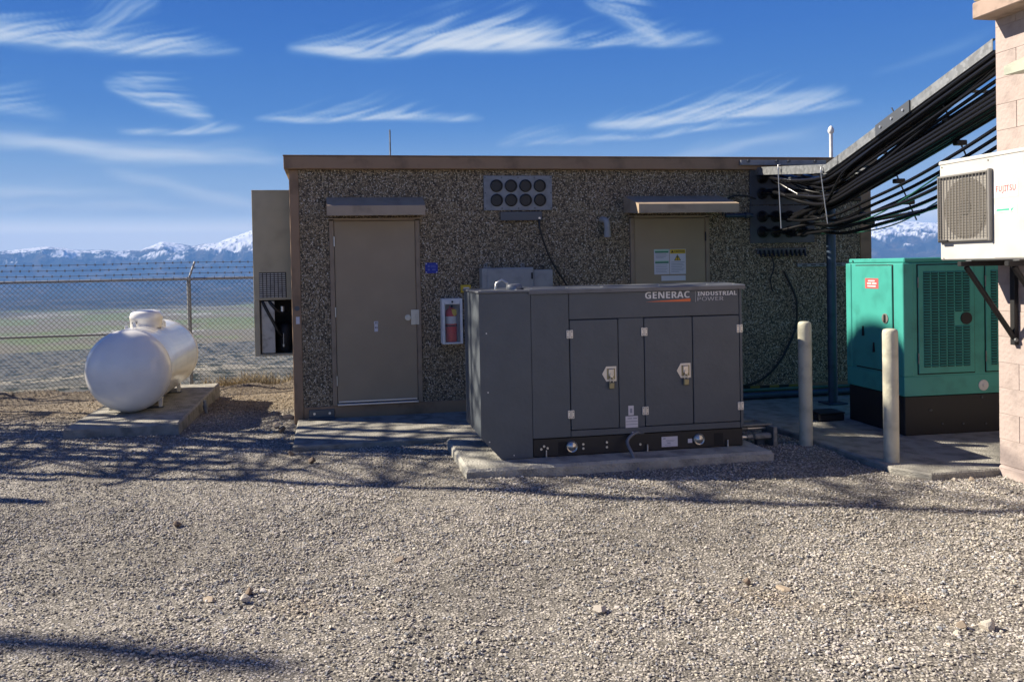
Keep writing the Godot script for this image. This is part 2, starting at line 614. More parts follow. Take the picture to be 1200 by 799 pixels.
	M.hood = worn(Color(0.42, 0.45, 0.36), 0.55, 0.0, 0.7, 0.85, 85)
	M.hvac = worn(Color(0.46, 0.40, 0.265), 0.55, 0.0, 1.2, 0.9, 86)
	M.foil = worn(Color(0.46, 0.44, 0.40), 0.45, 0.4, 0.5, 0.8, 87)
	M.red = mat(Color(0.60, 0.03, 0.025), 0.35)
	M.yellow = mat(Color(0.62, 0.43, 0.03), 0.55)
	M.yellow_dull = mat(Color(0.22, 0.17, 0.03), 0.7)
	M.blue = mat(Color(0.015, 0.03, 0.30), 0.5)
	M.blue_text = mat(Color(0.10, 0.13, 0.42), 0.5)
	M.white = worn(Color(0.72, 0.72, 0.72), 0.5, 0.0, 0.6, 0.92, 88)
	M.sign_green = mat(Color(0.02, 0.20, 0.10), 0.5)
	M.sign_pale = mat(Color(0.40, 0.58, 0.46), 0.5)
	M.pipe_blue = worn(Color(0.055, 0.085, 0.13), 0.5, 0.5, 0.6, 0.8, 89)
	M.wire = mat(Color(0.06, 0.06, 0.065), 0.6)
	M.post = mat(Color(0.34, 0.34, 0.33), 0.55, 0.5)
	var gl := StandardMaterial3D.new()
	gl.albedo_color = Color(0.9, 0.95, 1.0, 0.04)
	gl.transparency = BaseMaterial3D.TRANSPARENCY_ALPHA
	gl.roughness = 0.05
	M.glass = gl
	M.grass = mat(Color(0.42, 0.35, 0.23), 0.9)
	M.grass.vertex_color_use_as_albedo = true
	M.conduit = mat(Color(0.16, 0.17, 0.19), 0.5)


# ------------------------------------------------------------------ ground and far land
func ground() -> void:
	var xs := PackedFloat32Array()
	var zs := PackedFloat32Array()
	var x := -60.0
	while x <= 60.0:
		xs.append(x)
		x += 0.12 if x > -6.0 and x < 6.2 else (0.6 if absf(x) < 14.0 else 3.0)
	var z := -6.4
	while z <= 60.0:
		zs.append(z)
		z += 0.10 if z < 7.0 else (0.6 if z < 14.0 else 3.0)
	var tone := noise(FastNoiseLite.TYPE_SIMPLEX, 0.5, 14, 4)
	var vs := PackedVector3Array()
	var ns := PackedVector3Array()
	var cs := PackedColorArray()
	var ix := PackedInt32Array()
	var e := 0.05
	for j in zs.size():
		for i in xs.size():
			var y := ground_y(xs[i], zs[j])
			vs.append(Vector3(xs[i], y, zs[j]))
			ns.append(Vector3(ground_y(xs[i] - e, zs[j]) - ground_y(xs[i] + e, zs[j]), 2 * e, ground_y(xs[i], zs[j] - e) - ground_y(xs[i], zs[j] + e)).normalized())
			cs.append(ground_tint(xs[i], zs[j], tone))
	var w := xs.size()
	for j in zs.size() - 1:
		for i in w - 1:
			var a := j * w + i
			ix.append_array(PackedInt32Array([a, a + 1, a + w + 1, a, a + w + 1, a + w]))
	var a := []
	a.resize(Mesh.ARRAY_MAX)
	a[Mesh.ARRAY_VERTEX] = vs
	a[Mesh.ARRAY_NORMAL] = ns
	a[Mesh.ARRAY_COLOR] = cs
	a[Mesh.ARRAY_INDEX] = ix
	var m := ArrayMesh.new()
	m.add_surface_from_arrays(Mesh.PRIMITIVE_TRIANGLES, a)
	tag(put("gravel_ground", m, M.ground, self), "gravel yard in front of the shelter", "ground", "", "structure")

# bare brown earth shows through where the stone is thin
func ground_tint(x: float, z: float, tone: FastNoiseLite) -> Color:
	var earth := smoothstep(-0.2, -1.6, z - 0.15 * x) * smoothstep(1.0, 0.0, x)
	for p in [V(0.25, 0, 5.25), V(3.25, 0, 5.85), V(2.6, 0, 5.7)]:
		var d := Vector2((x - p.x) / 0.30, (z - p.z) / 0.18).length()
		earth = maxf(earth, 0.45 * smoothstep(1.1, 0.1, d + 0.9 * tone.get_noise_2d(x * 5.0, z * 5.0)))
	var t := 0.92 + 0.22 * tone.get_noise_2d(x, z)
	return Color(0.98 * t, 0.98 * t, 0.97 * t).lerp(Color(0.86 * t, 0.75 * t, 0.60 * t), clampf(earth, 0, 1))


func valley() -> void:
	var az := PackedFloat32Array()
	var a := -180.0
	while a < 180.0:
		az.append(a)
		if (a > -24.0 and a < 1.0) or (a > 33.0 and a < 42.0):
			a += 0.055
		elif a > -34.0 and a < 48.0:
			a += 0.5
		else:
			a += 3.0
	var rs := PackedFloat32Array([6.0, 9.0, 12.0, 14.0, 15.0, 17.0, 20.0, 26.0, 34.0, 45.0, 60.0, 80.0, 110.0, 150.0, 200.0, 270.0, 360.0, 470.0, 560.0])
	var r := 640.0
	while r < 4600.0:
		rs.append(r)
		r *= 1.007
	while r < 20500.0:
		rs.append(r)
		r *= 1.02
	while r < 27200.0:
		rs.append(r)
		r += 110.0
	rs.append(28000.0)
	var big := noise(FastNoiseLite.TYPE_SIMPLEX, 0.00022, 91, 5)
	var mid := noise(FastNoiseLite.TYPE_SIMPLEX, 0.0011, 92, 5)
	var fine := noise(FastNoiseLite.TYPE_SIMPLEX, 0.012, 93, 4)
	var ridge := noise(FastNoiseLite.TYPE_SIMPLEX, 0.00042, 94, 6)
	ridge.fractal_type = FastNoiseLite.FRACTAL_RIDGED
	# crest heights by azimuth (degrees, metres)
	var crest := Curve.new()
	crest.min_value = -100.0
	crest.max_value = 2000.0
	crest.min_domain = -180.0
	crest.max_domain = 180.0
	for q in [[-180, 500], [-90, 600], [-40, 700], [-26, 640], [-19.5, 600], [-17.0, 740], [-15.0, 610], [-13.4, 600], [-11.8, 600], [-10.4, 860], [-8.7, 720], [-7.0, 820], [-5.8, 1010], [-4.4, 1230], [-2.0, 1300], [4, 900], [15, 700], [28, 900], [35.2, 1120], [36.5, 1040], [38.5, 900], [42, 850], [60, 600], [120, 500], [180, 500]]:
		crest.add_point(Vector2(q[0], q[1]), 0, 0, Curve.TANGENT_LINEAR, Curve.TANGENT_LINEAR)
	var w := az.size()
	var vs := PackedVector3Array()
	var cs := PackedColorArray()
	for j in rs.size():
		var rr := rs[j]
		for i in w:
			var t := deg_to_rad(az[i])
			var x := sin(t) * rr
			var z := -cos(t) * rr
			vs.append(Vector3(x, land_y(x, z, rr, crest.sample(az[i]), big, mid, ridge), z))
	var ix := PackedInt32Array()
	var ns := PackedVector3Array()
	ns.resize(vs.size())
	for j in rs.size() - 1:
		for i in w:
			var p := j * w + i
			var q := j * w + (i + 1) % w
			ix.append_array(PackedInt32Array([p, p + w, q + w, p, q + w, q]))
	for j in rs.size():
		for i in w:
			var k := j * w + i
			var e := vs[j * w + (i + 1) % w] - vs[j * w + (i + w - 1) % w]
			var f := vs[mini(j + 1, rs.size() - 1) * w + i] - vs[maxi(j - 1, 0) * w + i]
			var m := e.cross(f).normalized()
			ns[k] = m if m.y > 0.0 else -m
			cs.append(land_tint(vs[k], ns[k], rs[j], big, mid, fine))
	var arr := []
	arr.resize(Mesh.ARRAY_MAX)
	arr[Mesh.ARRAY_VERTEX] = vs
	arr[Mesh.ARRAY_NORMAL] = ns
	arr[Mesh.ARRAY_COLOR] = cs
	arr[Mesh.ARRAY_INDEX] = ix
	var mesh := ArrayMesh.new()
	mesh.add_surface_from_arrays(Mesh.PRIMITIVE_TRIANGLES, arr)
	tag(put("valley_and_mountains", mesh, M.land, self), "wide farmed valley below snow-streaked mountains", "terrain", "", "structure")

func land_y(x: float, z: float, r: float, crest: float, big: FastNoiseLite, mid: FastNoiseLite, ridge: FastNoiseLite) -> float:
	# the hilltop: level where the yard lies, falling away outside it
	var out := Vector2(maxf(0.0, absf(x) - 58.0), maxf(maxf(0.0, -4.9 - z), z - 58.0)).length()
	var y := -1.0 - 0.42 * out
	var slope := -60.0 - 0.085 * r + 20.0 * mid.get_noise_2d(x, z) * smoothstep(200.0, 900.0, r)
	if r > 2400.0:
		slope = lerpf(slope, -350.0, smoothstep(2400.0, 4300.0, r))
	var far := lerpf(y, maxf(y, slope), smoothstep(20.0, 200.0, r))
	if r < 400.0:
		return far
	y = slope
	if r > 9000.0:
		y += (180.0 + 90.0 * big.get_noise_2d(x, z)) * smoothstep(9000.0, 20500.0, r) * (0.6 + 0.9 * absf(mid.get_noise_2d(x * 0.4, z * 0.4)))
	if r > 18500.0:
		var up := smoothstep(18500.0, 26300.0, r)
		var rough := ridge.get_noise_2d(x, z) * 0.5 + 0.5
		y = lerpf(y, crest + 45.0, pow(up, 1.25) * (0.80 + 0.20 * lerpf(rough, 1.0, smoothstep(0.75, 1.0, up))))
		y += (rough - 0.5) * 300.0 * up * (1.0 - smoothstep(0.75, 1.0, up)) + mid.get_noise_2d(x, z) * 40.0 * up
		if r > 26300.0:
			y -= (r - 26300.0) * 0.12
	return y

func land_tint(p: Vector3, n: Vector3, r: float, big: FastNoiseLite, mid: FastNoiseLite, fine: FastNoiseLite) -> Color:
	var sage := Color(0.125, 0.12, 0.10)
	if r < 600.0:
		return Color(0.24, 0.19, 0.12)
	var a := fine.get_noise_2d(p.x, p.z)
	var b := mid.get_noise_2d(p.x, p.z)
	if r < 4300.0:
		var c := sage.lerp(Color(0.20, 0.185, 0.145), smoothstep(-0.1, 0.4, b))
		if absf(r - 2350.0 + 500.0 * b) < 200.0:
			c = Color(0.26, 0.24, 0.19)
		var junipers := smoothstep(0.10, 0.24, a + 0.25 * b) * smoothstep(500.0, 900.0, r)
		return c.lerp(Color(0.018, 0.024, 0.016), junipers * 0.9)
	if r < 9600.0:
		# the farmed floor: long fields of green, straw and bare soil
		var u := p.x * 0.94 + p.z * 0.34
		var v := -p.x * 0.34 + p.z * 0.94
		var cell := Vector2(floor(u / 620.0 + 0.4 * floor(v / 470.0)), floor(v / 470.0))
		var k := fposmod(sin(cell.x * 12.9898 + cell.y * 78.233) * 43758.5453, 1.0)
		var c := Color(0.135, 0.165, 0.05)
		if k < 0.20:
			c = Color(0.19, 0.18, 0.135)
		elif k < 0.32:
			c = Color(0.17, 0.15, 0.11)
		elif k < 0.55:
			c = Color(0.155, 0.17, 0.07)
		elif k > 0.95:
			c = Color(0.30, 0.29, 0.26)
		c = c.lerp(Color(0.20, 0.20, 0.13), 0.22 + 0.3 * a)
		c = c.lerp(Color(0.17, 0.15, 0.10), smoothstep(0.05, 0.3, b + smoothstep(5200.0, 4300.0, r) * 0.5))
		return c.lerp(Color(0.05, 0.055, 0.05), smoothstep(8300.0, 9600.0, r + 900.0 * b))
	var forest := Color(0.030, 0.036, 0.036).lerp(Color(0.085, 0.075, 0.06), smoothstep(0.0, 0.5, b + 0.4 * a))
	var line := 560.0 + 200.0 * b + 120.0 * a + 260.0 * big.get_noise_2d(p.x * 3.0, p.z * 3.0)
	var snow := smoothstep(-60.0, 90.0, p.y - line) * smoothstep(-0.30, 0.05, fine.get_noise_2d(p.x * 0.35, p.z * 0.35) + 0.15 + (p.y - 500.0) * 0.0005) * smoothstep(19000.0, 21000.0, r)
	return forest.lerp(Color(0.82, 0.84, 0.88), snow)


# ------------------------------------------------------------------ slabs and pads
func slab_mesh(poly: PackedVector2Array, top: float, bottom: float, b: float) -> ArrayMesh:
	# plan polygon (x, z) with a rounded upper arris
	var s := MB.new()
	var inner := Geometry2D.offset_polygon(poly, -b)[0]
	var t := Geometry2D.triangulate_polygon(inner)
	for i in range(0, t.size(), 3):
		s.tri(V(inner[t[i]].x, top, inner[t[i]].y), V(inner[t[i + 1]].x, top, inner[t[i + 1]].y), V(inner[t[i + 2]].x, top, inner[t[i + 2]].y), Vector3.UP)
	var ctr := Vector2.ZERO
	for p in poly:
		ctr += p / poly.size()
	for i in poly.size():
		var p := poly[i]
		var q := poly[(i + 1) % poly.size()]
		var pi := inner[0]
		var qi := inner[0]
		for k in inner:
			if k.distance_to(p) < pi.distance_to(p):
				pi = k
			if k.distance_to(q) < qi.distance_to(q):
				qi = k
		var o := (p + q) * 0.5 - ctr
		var out := V(o.x, 0, o.y)
		s.quad(V(pi.x, top, pi.y), V(qi.x, top, qi.y), V(q.x, top - b, q.y), V(p.x, top - b, p.y), out + V(0, 1, 0))
		s.quad(V(p.x, top - b, p.y), V(q.x, top - b, q.y), V(q.x, bottom, q.y), V(p.x, bottom, p.y), out)
	return s.mesh()

func concrete() -> void:
	for k in 2:
		var x0: float = [0.03, 2.10][k]
		var x1: float = [2.095, 4.83][k]
		tag(put("concrete_walk", slab_mesh(PackedVector2Array([Vector2(x0, -0.3), Vector2(x1, -0.3), Vector2(x1, 1.41), Vector2(x0, 1.43)]), 0.0, -0.3, 0.012), M.concrete_grey, self), ["concrete step slab below the brown door", "concrete slab between the dark generator and the wall"][k], "", "", "structure")
	tag(put("concrete_slab", slab_mesh(PackedVector2Array([Vector2(4.84, -0.3), Vector2(9.5, -0.3), Vector2(9.5, 3.86), Vector2(5.0, 3.86), Vector2(4.84, 3.6)]), 0.002, -0.3, 0.012), M.concrete_grey, self), "broad concrete slab under the green generator", "", "", "structure")
	var p := thing("generator_pad", "low pale concrete pad under the dark grey generator, worn at its front corner", "concrete pad", V(2.82, -0.05, 2.32))
	put("slab", slab_mesh(PackedVector2Array([Vector2(-1.33, -0.66), Vector2(1.36, -0.66), Vector2(1.345, 0.655), Vector2(-1.35, 0.63)]), 0.088, -0.2, 0.022), M.concrete, p)
	p = thing("tank_pad", "raised concrete pad under the white propane tank", "concrete pad", V(-1.79, -0.05, -1.4))
	put("slab", slab_mesh(PackedVector2Array([Vector2(-0.57, -1.62), Vector2(0.60, -1.62), Vector2(0.57, 1.585), Vector2(-0.59, 1.585)]), 0.115, -0.35, 0.018), M.concrete_grey, p)


# ------------------------------------------------------------------ the shelter
func shelter() -> void:
	var s := thing("equipment_shelter", "long flat-roofed equipment shelter with dark pebbled walls, brown trim and two brown doors", "building", V(0, 0, 0))
	var L := 7.24
	bx("core_wall", V(0.02, -0.1, -3.6), V(L - 0.02, 2.82, -0.02), 0.0, M.core, s)
	# pebbled panels, each with its joint
	var top := 2.815
	for q in [[0.09, 0.4225, 0.13, top], [0.4265, 1.4455, 2.25, top], [1.4495, 3.9995, 0.13, top], [4.0035, 5.0225, 2.25, top], [5.0265, 7.10, 0.13, top]]:
		bx("wall_panel", V(q[0], q[2], -0.03), V(q[1], q[3], 0.0), 0.004, M.aggregate, s)
	bx("end_wall", V(0.0, 0.13, -3.5), V(0.018, top, -0.1), 0.0, M.aggregate, s)
	bx("end_wall", V(L - 0.018, 0.13, -3.5), V(L, top, -0.1), 0.0, M.aggregate, s)
	for q in [[-0.008, 0.097], [7.09, L + 0.008]]:
		bx("corner_trim", V(q[0], -0.05, -0.10), V(q[1], top, 0.014), 0.006, M.trim, s)
	bx("base_trim", V(0.099, -0.05, -0.03), V(7.088, 0.137, 0.012), 0.006, M.trim, s)
	var fa := bx("fascia", V(-0.06, 2.815, -3.68), V(L + 0.06, 2.955, 0.08), 0.006, M.trim, s)
	bx("drip_edge", V(-0.066, 2.957, -3.69), V(L + 0.066, 2.968, 0.086), 0.003, M.trim, fa)
	bx("roof", V(-0.02, 2.97, -3.64), V(L + 0.02, 3.0, -0.3), 0.01, M.roof, s)
	# the two doors
	for k in 2:
		var x0: float = [0.479, 4.056][k]
		var x1 := x0 + 0.914
		var fr := put("door_frame", MB.new().box(V(x0 - 0.056, 0.137, -0.03), V(x0 - 0.004, 2.235, 0.022), 0.004).box(V(x1 + 0.004, 0.137, -0.03), V(x1 + 0.056, 2.235, 0.022), 0.004).box(V(x0 - 0.0035, 2.232, -0.03), V(x1 + 0.0035, 2.286 - 0.03, 0.0215), 0.004).mesh(), M.frame, s)
		var d := bx("door", V(x0, 0.166, -0.028), V(x1, 2.228, 0.012), 0.003, M.door, s)
		bx("threshold", V(x0 - 0.003, 0.139, -0.02), V(x1 + 0.003, 0.160, 0.05), 0.004, M.alu, fr)
		bx("door_sweep", V(x0 + 0.01, 0.170, 0.0125), V(x1 - 0.01, 0.188, 0.019), 0.002, M.alu, d)
		bx("drip_cap", V(x0 - 0.07, 2.248, -0.01), V(x1 + 0.07, 2.262, 0.045), 0.003, M.awning, s)
		for y in [0.42, 1.2, 2.0]:
			var hx := x0 - 0.002 if k == 0 else x1 + 0.002
			put("hinge", MB.new().bar(V(hx, y - 0.055, 0.024), V(hx, y + 0.055, 0.024), 0.008, 8).mesh(), M.steel if k == 0 else M.black, d)
		# rain hood: sloping top, upright front lip, closed ends
		var ax0: float = [0.40, 3.93][k]
		var ax1: float = [1.495, 5.175][k]
		var dz: float = [0.25, 0.50][k]
		var yf: float = [2.388, 2.368][k]
		var yl: float = [2.278, 2.264][k]
		var prof := PackedVector2Array([Vector2(0.001, 2.498), Vector2(dz, yf), Vector2(dz, yl), Vector2(dz - 0.015, yl), Vector2(dz - 0.015, yf - 0.014), Vector2(0.001, 2.478)])
		var turn := Transform3D(Basis(Vector3(0, 0, 1), Vector3(0, 1, 0), Vector3(1, 0, 0)), Vector3.ZERO)
		var hood := MB.new()
		hood.prism(prof, ax0 + 0.004, ax1 - 0.004, turn)
		var side := PackedVector2Array([Vector2(0.001, 2.50), Vector2(dz + 0.002, yf + 0.002), Vector2(dz + 0.002, yl - 0.002), Vector2(0.001, 2.30)])
		hood.prism(side, ax0, ax0 + 0.0035, turn)
		hood.prism(side, ax1 - 0.0035, ax1, turn)
		var hd := put("rain_hood", hood.mesh(), M.awning, s)
		bx("seam", V((ax0 + ax1) * 0.5 - 0.012, yl + 0.003, dz + 0.0005), V((ax0 + ax1) * 0.5 + 0.012, yf - 0.003, dz + 0.0035), 0.001, M.awning, hd)
		if k == 0:
			# lockset and latch guard
			var hs := put("handle", MB.new().bar(V(x1 - 0.10, 1.115, 0.012), V(x1 - 0.10, 1.115, 0.03), 0.034, 20).bar(V(x1 - 0.10, 1.115, 0.03), V(x1 - 0.10, 1.115, 0.065), 0.022, 16).mesh(), M.steel, d)
			put("latch_guard", MB.new().box(V(x1 - 0.065, 1.03, 0.0235), V(x1 + 0.030, 1.205, 0.0295), 0.003).box(V(x1 - 0.018, 1.04, 0.03), V(x1 + 0.006, 1.16, 0.036), 0.003).mesh(), M.steel, d)
			var lb := bx("door_label", V(0.905, 1.05, 0.0125), V(0.952, 1.083, 0.0135), 0.0, M.sticker, d)
			bx("door_label", V(0.908, 0.965, 0.0125), V(0.948, 1.045, 0.0135), 0.0, M.sticker, d)
			for q in [[0.915, 1.06], [0.933, 1.06], [0.915, 1.005], [0.932, 1.005]]:
				bx("printed_mark", V(q[0], q[1], 0.0137), V(q[0] + 0.011, q[1] + 0.014, 0.0143), 0.0, M.print_black, lb)
	# hold-down plate at the corner
	var an := bx("anchor_plate", V(0.155, -0.0, 0.0135), V(0.44, 0.105, 0.026), 0.004, M.galv_dark, s)
	bx("anchor_foot", V(0.145, 0.003, 0.027), V(0.45, 0.017, 0.11), 0.003, M.galv_dark, an)
	for x in [0.215, 0.385]:
		put("bolt", MB.new().disc(V(x, 0.062, 0.026), V(0, 0, 1), 0.014, 0.012, 8).mesh(), M.alu, an)
	# corner fittings
	bx("trim_label", V(0.035, 1.08, 0.0145), V(0.075, 1.16, 0.016), 0.0, M.sticker, s)
	put("trim_grommet", MB.new().disc(V(0.05, 1.255, 0.0145), V(0, 0, 1), 0.028, 0.006, 14).mesh(), M.galv_dark, s)


# ------------------------------------------------------------------ block building at the frame edge
func pink_building() -> void:
	var b := thing("block_building", "pinkish painted concrete block building with overhanging eave", "building", V(5.63, 0, 3.84))
	# local axes: x into the building, z towards the camera
	bx("core_wall", V(0.05, -0.2, 0.05), V(4.0, 3.55, 7.0), 0.0, M.mortar, b)
	bx("foundation", V(-0.012, -0.25, -0.012), V(0.4, 0.035, 7.0), 0.02, M.block2, b)
	var rng := RandomNumberGenerator.new()
	rng.seed = 5
	var bh := 0.203
	var meshes := []
	for k in 6:
		var wid := 0.397 if k < 3 else 0.197
		var x := (k % 3 - 1) * 0.0012
		meshes.append(MB.new().box(V(x, 0.0008, 0.001), V(0.12, bh - 0.0008, wid - 0.001), 0.0015).mesh())
	var row := 0
	var y := 0.037
	while y < 3.5:
		var z := 0.0
		if row % 2 == 1:
			put("block", meshes[3 + rng.randi() % 3], M.block if rng.randf() < 0.7 else M.block2, b, Transform3D(Basis(), V(0, y, z)))
			z += 0.20
		while z < 3.0:
			put("block", meshes[rng.randi() % 3], M.block if rng.randf() < 0.7 else M.block2, b, Transform3D(Basis(), V(0, y, z)))
			z += 0.40
		y += bh
		row += 1
	var ev := bx("eave", V(-0.21, 3.545, -0.0), V(4.2, 3.675, 7.2), 0.008, M.eave, b)
	bx("roof_edge", V(-0.205, 3.685, 0.005), V(4.2, 4.05, 7.2), 0.01, M.roof_edge, ev)
	# pale green metal hood on the wall
	var turn := Transform3D(Basis(), Vector3.ZERO)
	var h := put("wall_hood", MB.new().prism(PackedVector2Array([Vector2(-0.002, 3.22), Vector2(-0.33, 3.075), Vector2(-0.33, 3.01), Vector2(-0.315, 3.01), Vector2(-0.002, 3.04)]), 0.44, 1.75, turn).mesh(), M.hood, b)
	put("knob", MB.new().bar(V(-0.18, 3.14, 0.60), V(-0.18, 3.20, 0.60), 0.04, 14).mesh(), M.black, h)


# ------------------------------------------------------------------ fence
func fence() -> void:
	var f := thing("chain_link_fence", "galvanised chain-link fence with three strands of barbed wire along the drop", "fence", V(-3.0, -0.12, -4.05))
	# local: x along the fence
	var x0 := -9.0
	var x1 := 10.5
	var top := 1.70
	var wires := MB.new()
	var pitch := 0.076
	var hh := top - 0.06
	var x := x0
	while x < 4.2:
		for s in [-1.0, 1.0]:
			var a := V(x, 0.05, 0.003 * s)
			var e := V(x + s * hh, 0.05 + hh, 0.003 * s)
			if e.x < x0:
				e = V(x0, 0.05 + (x - x0), 0.003 * s)
			if e.x > 4.2:
				e = V(4.2, 0.05 + (4.2 - x), 0.003 * s)
			if (e - a).length() > 0.05:
				wires.tube(PackedVector3Array([a, e]), 0.0030, 3, false)
		x += pitch
	# wires that start on the left and right edges
	for s in [-1.0, 1.0]:
		var y := 0.05 + pitch
		while y < top:
			var a := V(x0 if s > 0 else 4.2, y, 0.003 * s)
			var l := minf(hh + 0.05 - y, 13.0)
			wires.tube(PackedVector3Array([a, a + V(s * l, l, 0)]), 0.0030, 3, false)
			y += pitch
	tag(put("chain_link", wires.mesh(), M.wire, f), "", "", "", "stuff")
	put("top_rail", MB.new().bar(V(x0, top, -0.03), V(x1, top + 0.0, -0.03), 0.021, 10).mesh(), M.post, f)
	put("brace_rail", MB.new().bar(V(x0, 0.87, -0.03), V(1.25, 0.87, -0.03), 0.02, 10).mesh(), M.post, f)
	put("truss_rod", MB.new().bar(V(-2.2, 0.06, -0.03), V(1.25, 0.84, -0.03), 0.006, 6).mesh(), M.post, f)
	for px in [-5.4, -2.1, 1.25, 4.4, 7.6]:
		var p := put("post", MB.new().bar(V(px, -0.5, -0.04), V(px, top + 0.03, -0.04), 0.032, 12).mesh(), M.post, f)
		put("barb_arm", MB.new().bar(V(px, top + 0.0, -0.04), V(px + 0.085, top + 0.27, -0.12), 0.016, 8).mesh(), M.post, p)
	for k in 3:
		var st := MB.new()
		var y := top + 0.09 + 0.085 * k
		var zz := -0.065 - 0.025 * k
		var pts := PackedVector3Array()
		var q := x0
		while q <= 4.4:
			pts.append(V(q, y - 0.012 * sin((q - 1.25) / 3.3 * PI) * sin((q - 1.25) / 3.3 * PI), zz))
			q += 0.4
		st.tube(pts, 0.0034, 4, false)
		q = x0 + 0.05 * k
		while q < 4.4:
			var yy := y - 0.012 * pow(sin((q - 1.25) / 3.3 * PI), 2.0)
			st.bar(V(q - 0.012, yy - 0.018, zz), V(q + 0.012, yy + 0.018, zz), 0.004, 3)
			st.bar(V(q + 0.012, yy - 0.018, zz + 0.01), V(q - 0.012, yy + 0.018, zz - 0.01), 0.004, 3)
			q += 0.127
		put("barbed_wire", st.mesh(), M.wire, f)
	# the twisted ends of the mesh stand above the rail
	var kn := MB.new()
	x = x0
	while x < 4.2:
		kn.bar(V(x, top - 0.02, 0.0), V(x + 0.004, top + 0.045, 0.0), 0.003, 3)
		x += pitch * 2.0
	tag(put("wire_ends", kn.mesh(), M.wire, f), "", "", "", "stuff")


# ------------------------------------------------------------------ tower and pole outside the frame, whose shadows cross the yard
func tower() -> void:
	var t := thing("lattice_tower", "galvanised three-legged lattice tower with dishes", "tower", V(-7.37, -0.1, -2.354))
	var across := Vector3(-0.419, 0, 0.908)
	var along := Vector3(0.908, 0, 0.419)
	var feet := [across * 1.72, across * -1.66 + along * 0.3, across * 0.1 - along * 2.6]
	var H := 11.0
	for l in feet:
		put("leg", MB.new().bar(l, l * 0.734 + V(0, H, 0), 0.062, 8).mesh(), M.galv, t)
	var br := MB.new()
	var n := 12
	for k in n:
		var y0 := H * k / n
		var y1 := H * (k + 1) / n
		for i in 3:
			var a: Vector3 = feet[i] * (1.0 - 0.266 * y0 / H) + V(0, y0, 0)
			var b: Vector3 = feet[(i + 1) % 3] * (1.0 - 0.266 * y1 / H) + V(0, y1, 0)
			var c: Vector3 = feet[(i + 1) % 3] * (1.0 - 0.266 * y0 / H) + V(0, y0, 0)
			var d: Vector3 = feet[i] * (1.0 - 0.266 * y1 / H) + V(0, y1, 0)
			br.bar(a, b, 0.026, 5).bar(c, d, 0.026, 5).bar(d, b, 0.026, 5)
	tag(put("bracing", br.mesh(), M.galv, t), "", "", "", "stuff")
	# unseen ladder bars added to cast shadow streaks: offset, foot, top, width
	for q in [[0.36, 0.0, 9.2, 0.16], [-0.20, 0.0, 8.4, 0.06], [0.02, 0.0, 7.7, 0.06], [0.14, 0.0, 10.7, 0.05], [0.80, 2.3, 5.4, 0.10], [-0.62, 0.6, 7.6, 0.06], [1.05, 3.4, 5.9, 0.06]]:
		var o: Vector3 = across * q[0] + along * 0.2
		var ladder := MB.new()
		for e in [-0.5, 0.5]:
			ladder.bar(o + across * (q[3] * e) + V(0, q[1], 0), o * 0.8 + across * (q[3] * e) + V(0, q[2], 0), 0.045, 6)
		var yy: float = q[1] + 0.3
		while yy < q[2]:
			ladder.bar(o - across * q[3] * 0.5 + V(0, yy, 0), o + across * q[3] * 0.5 + V(0, yy + 0.05, 0), 0.03, 4)
			yy += 0.6
		put("added_ladder", ladder.mesh(), M.rubber, t)
	# dishes: centre offset across the sun's azimuth, height, radius
	for q in [[-1.35, 10.40, 0.65], [-1.20, 9.03, 0.62]]:
		var c: Vector3 = across * q[0] + along * 0.5 + V(0, q[1], 0)
		var xf := Transform3D(Basis(Vector3(0, 1, 0), Vector3(1, 0, 0), Vector3(0, 0, -1)), c)
		var r: float = q[2]
		put("dish", MB.new().lathe([Vector2(0.0, -0.28 * r), Vector2(0.5 * r, -0.22 * r), Vector2(0.85 * r, -0.08 * r), Vector2(r, 0.02), Vector2(r, 0.3 * r), Vector2(0.0, 0.32 * r)], 32, xf).mesh(), M.white, t)
		put("dish_arm", MB.new().bar(c, V(0, q[1], 0), 0.04, 6).mesh(), M.galv, t)
	var w: Vector3 = across * 2.32
	put("whip_antenna", MB.new().bar(w + V(0, 1.0, 0), w + V(0, 5.4, 0), 0.03, 6).bar(w + V(0, 5.2, 0), w + V(0, 5.5, 0), 0.08, 8).bar(w + V(0, 1.2, 0), V(0, 1.2, 0), 0.03, 6).mesh(), M.white, t)
	# unseen stand-off arms added to cast more shadow streaks, some of them canted
	for q in [[1.9, 0.5, 0.1], [2.8, 1.2, -0.5], [3.6, 0.7, 0.4], [4.4, 1.5, -0.2], [5.1, 0.3, 0.35], [5.9, 0.9, -0.3]]:
		var c: Vector3 = across * q[1] + V(0, q[0], 0)
		put("added_arm", MB.new().bar(c - across * 1.1, c + across * 0.9 + V(0, q[2], 0), 0.035, 6).bar(c + across * 0.25 + V(0, -0.7, 0), c + across * (0.25 + q[2] * 0.4) + V(0, 0.8, 0), 0.05, 6).bar(c - across * 0.7 + V(0, -0.5, 0), c - across * (0.7 + q[2] * 0.3) + V(0, 0.6, 0), 0.04, 6).mesh(), M.galv, t)
	var p := thing("utility_pole", "tall weathered wooden utility pole", "pole", V(-17.0, -0.2, -2.03))
	put("shaft", MB.new().lathe([Vector2(0.15, 0), Vector2(0.085, 14.4), Vector2(0.0, 14.42)], 14).mesh(), M.eave, p)


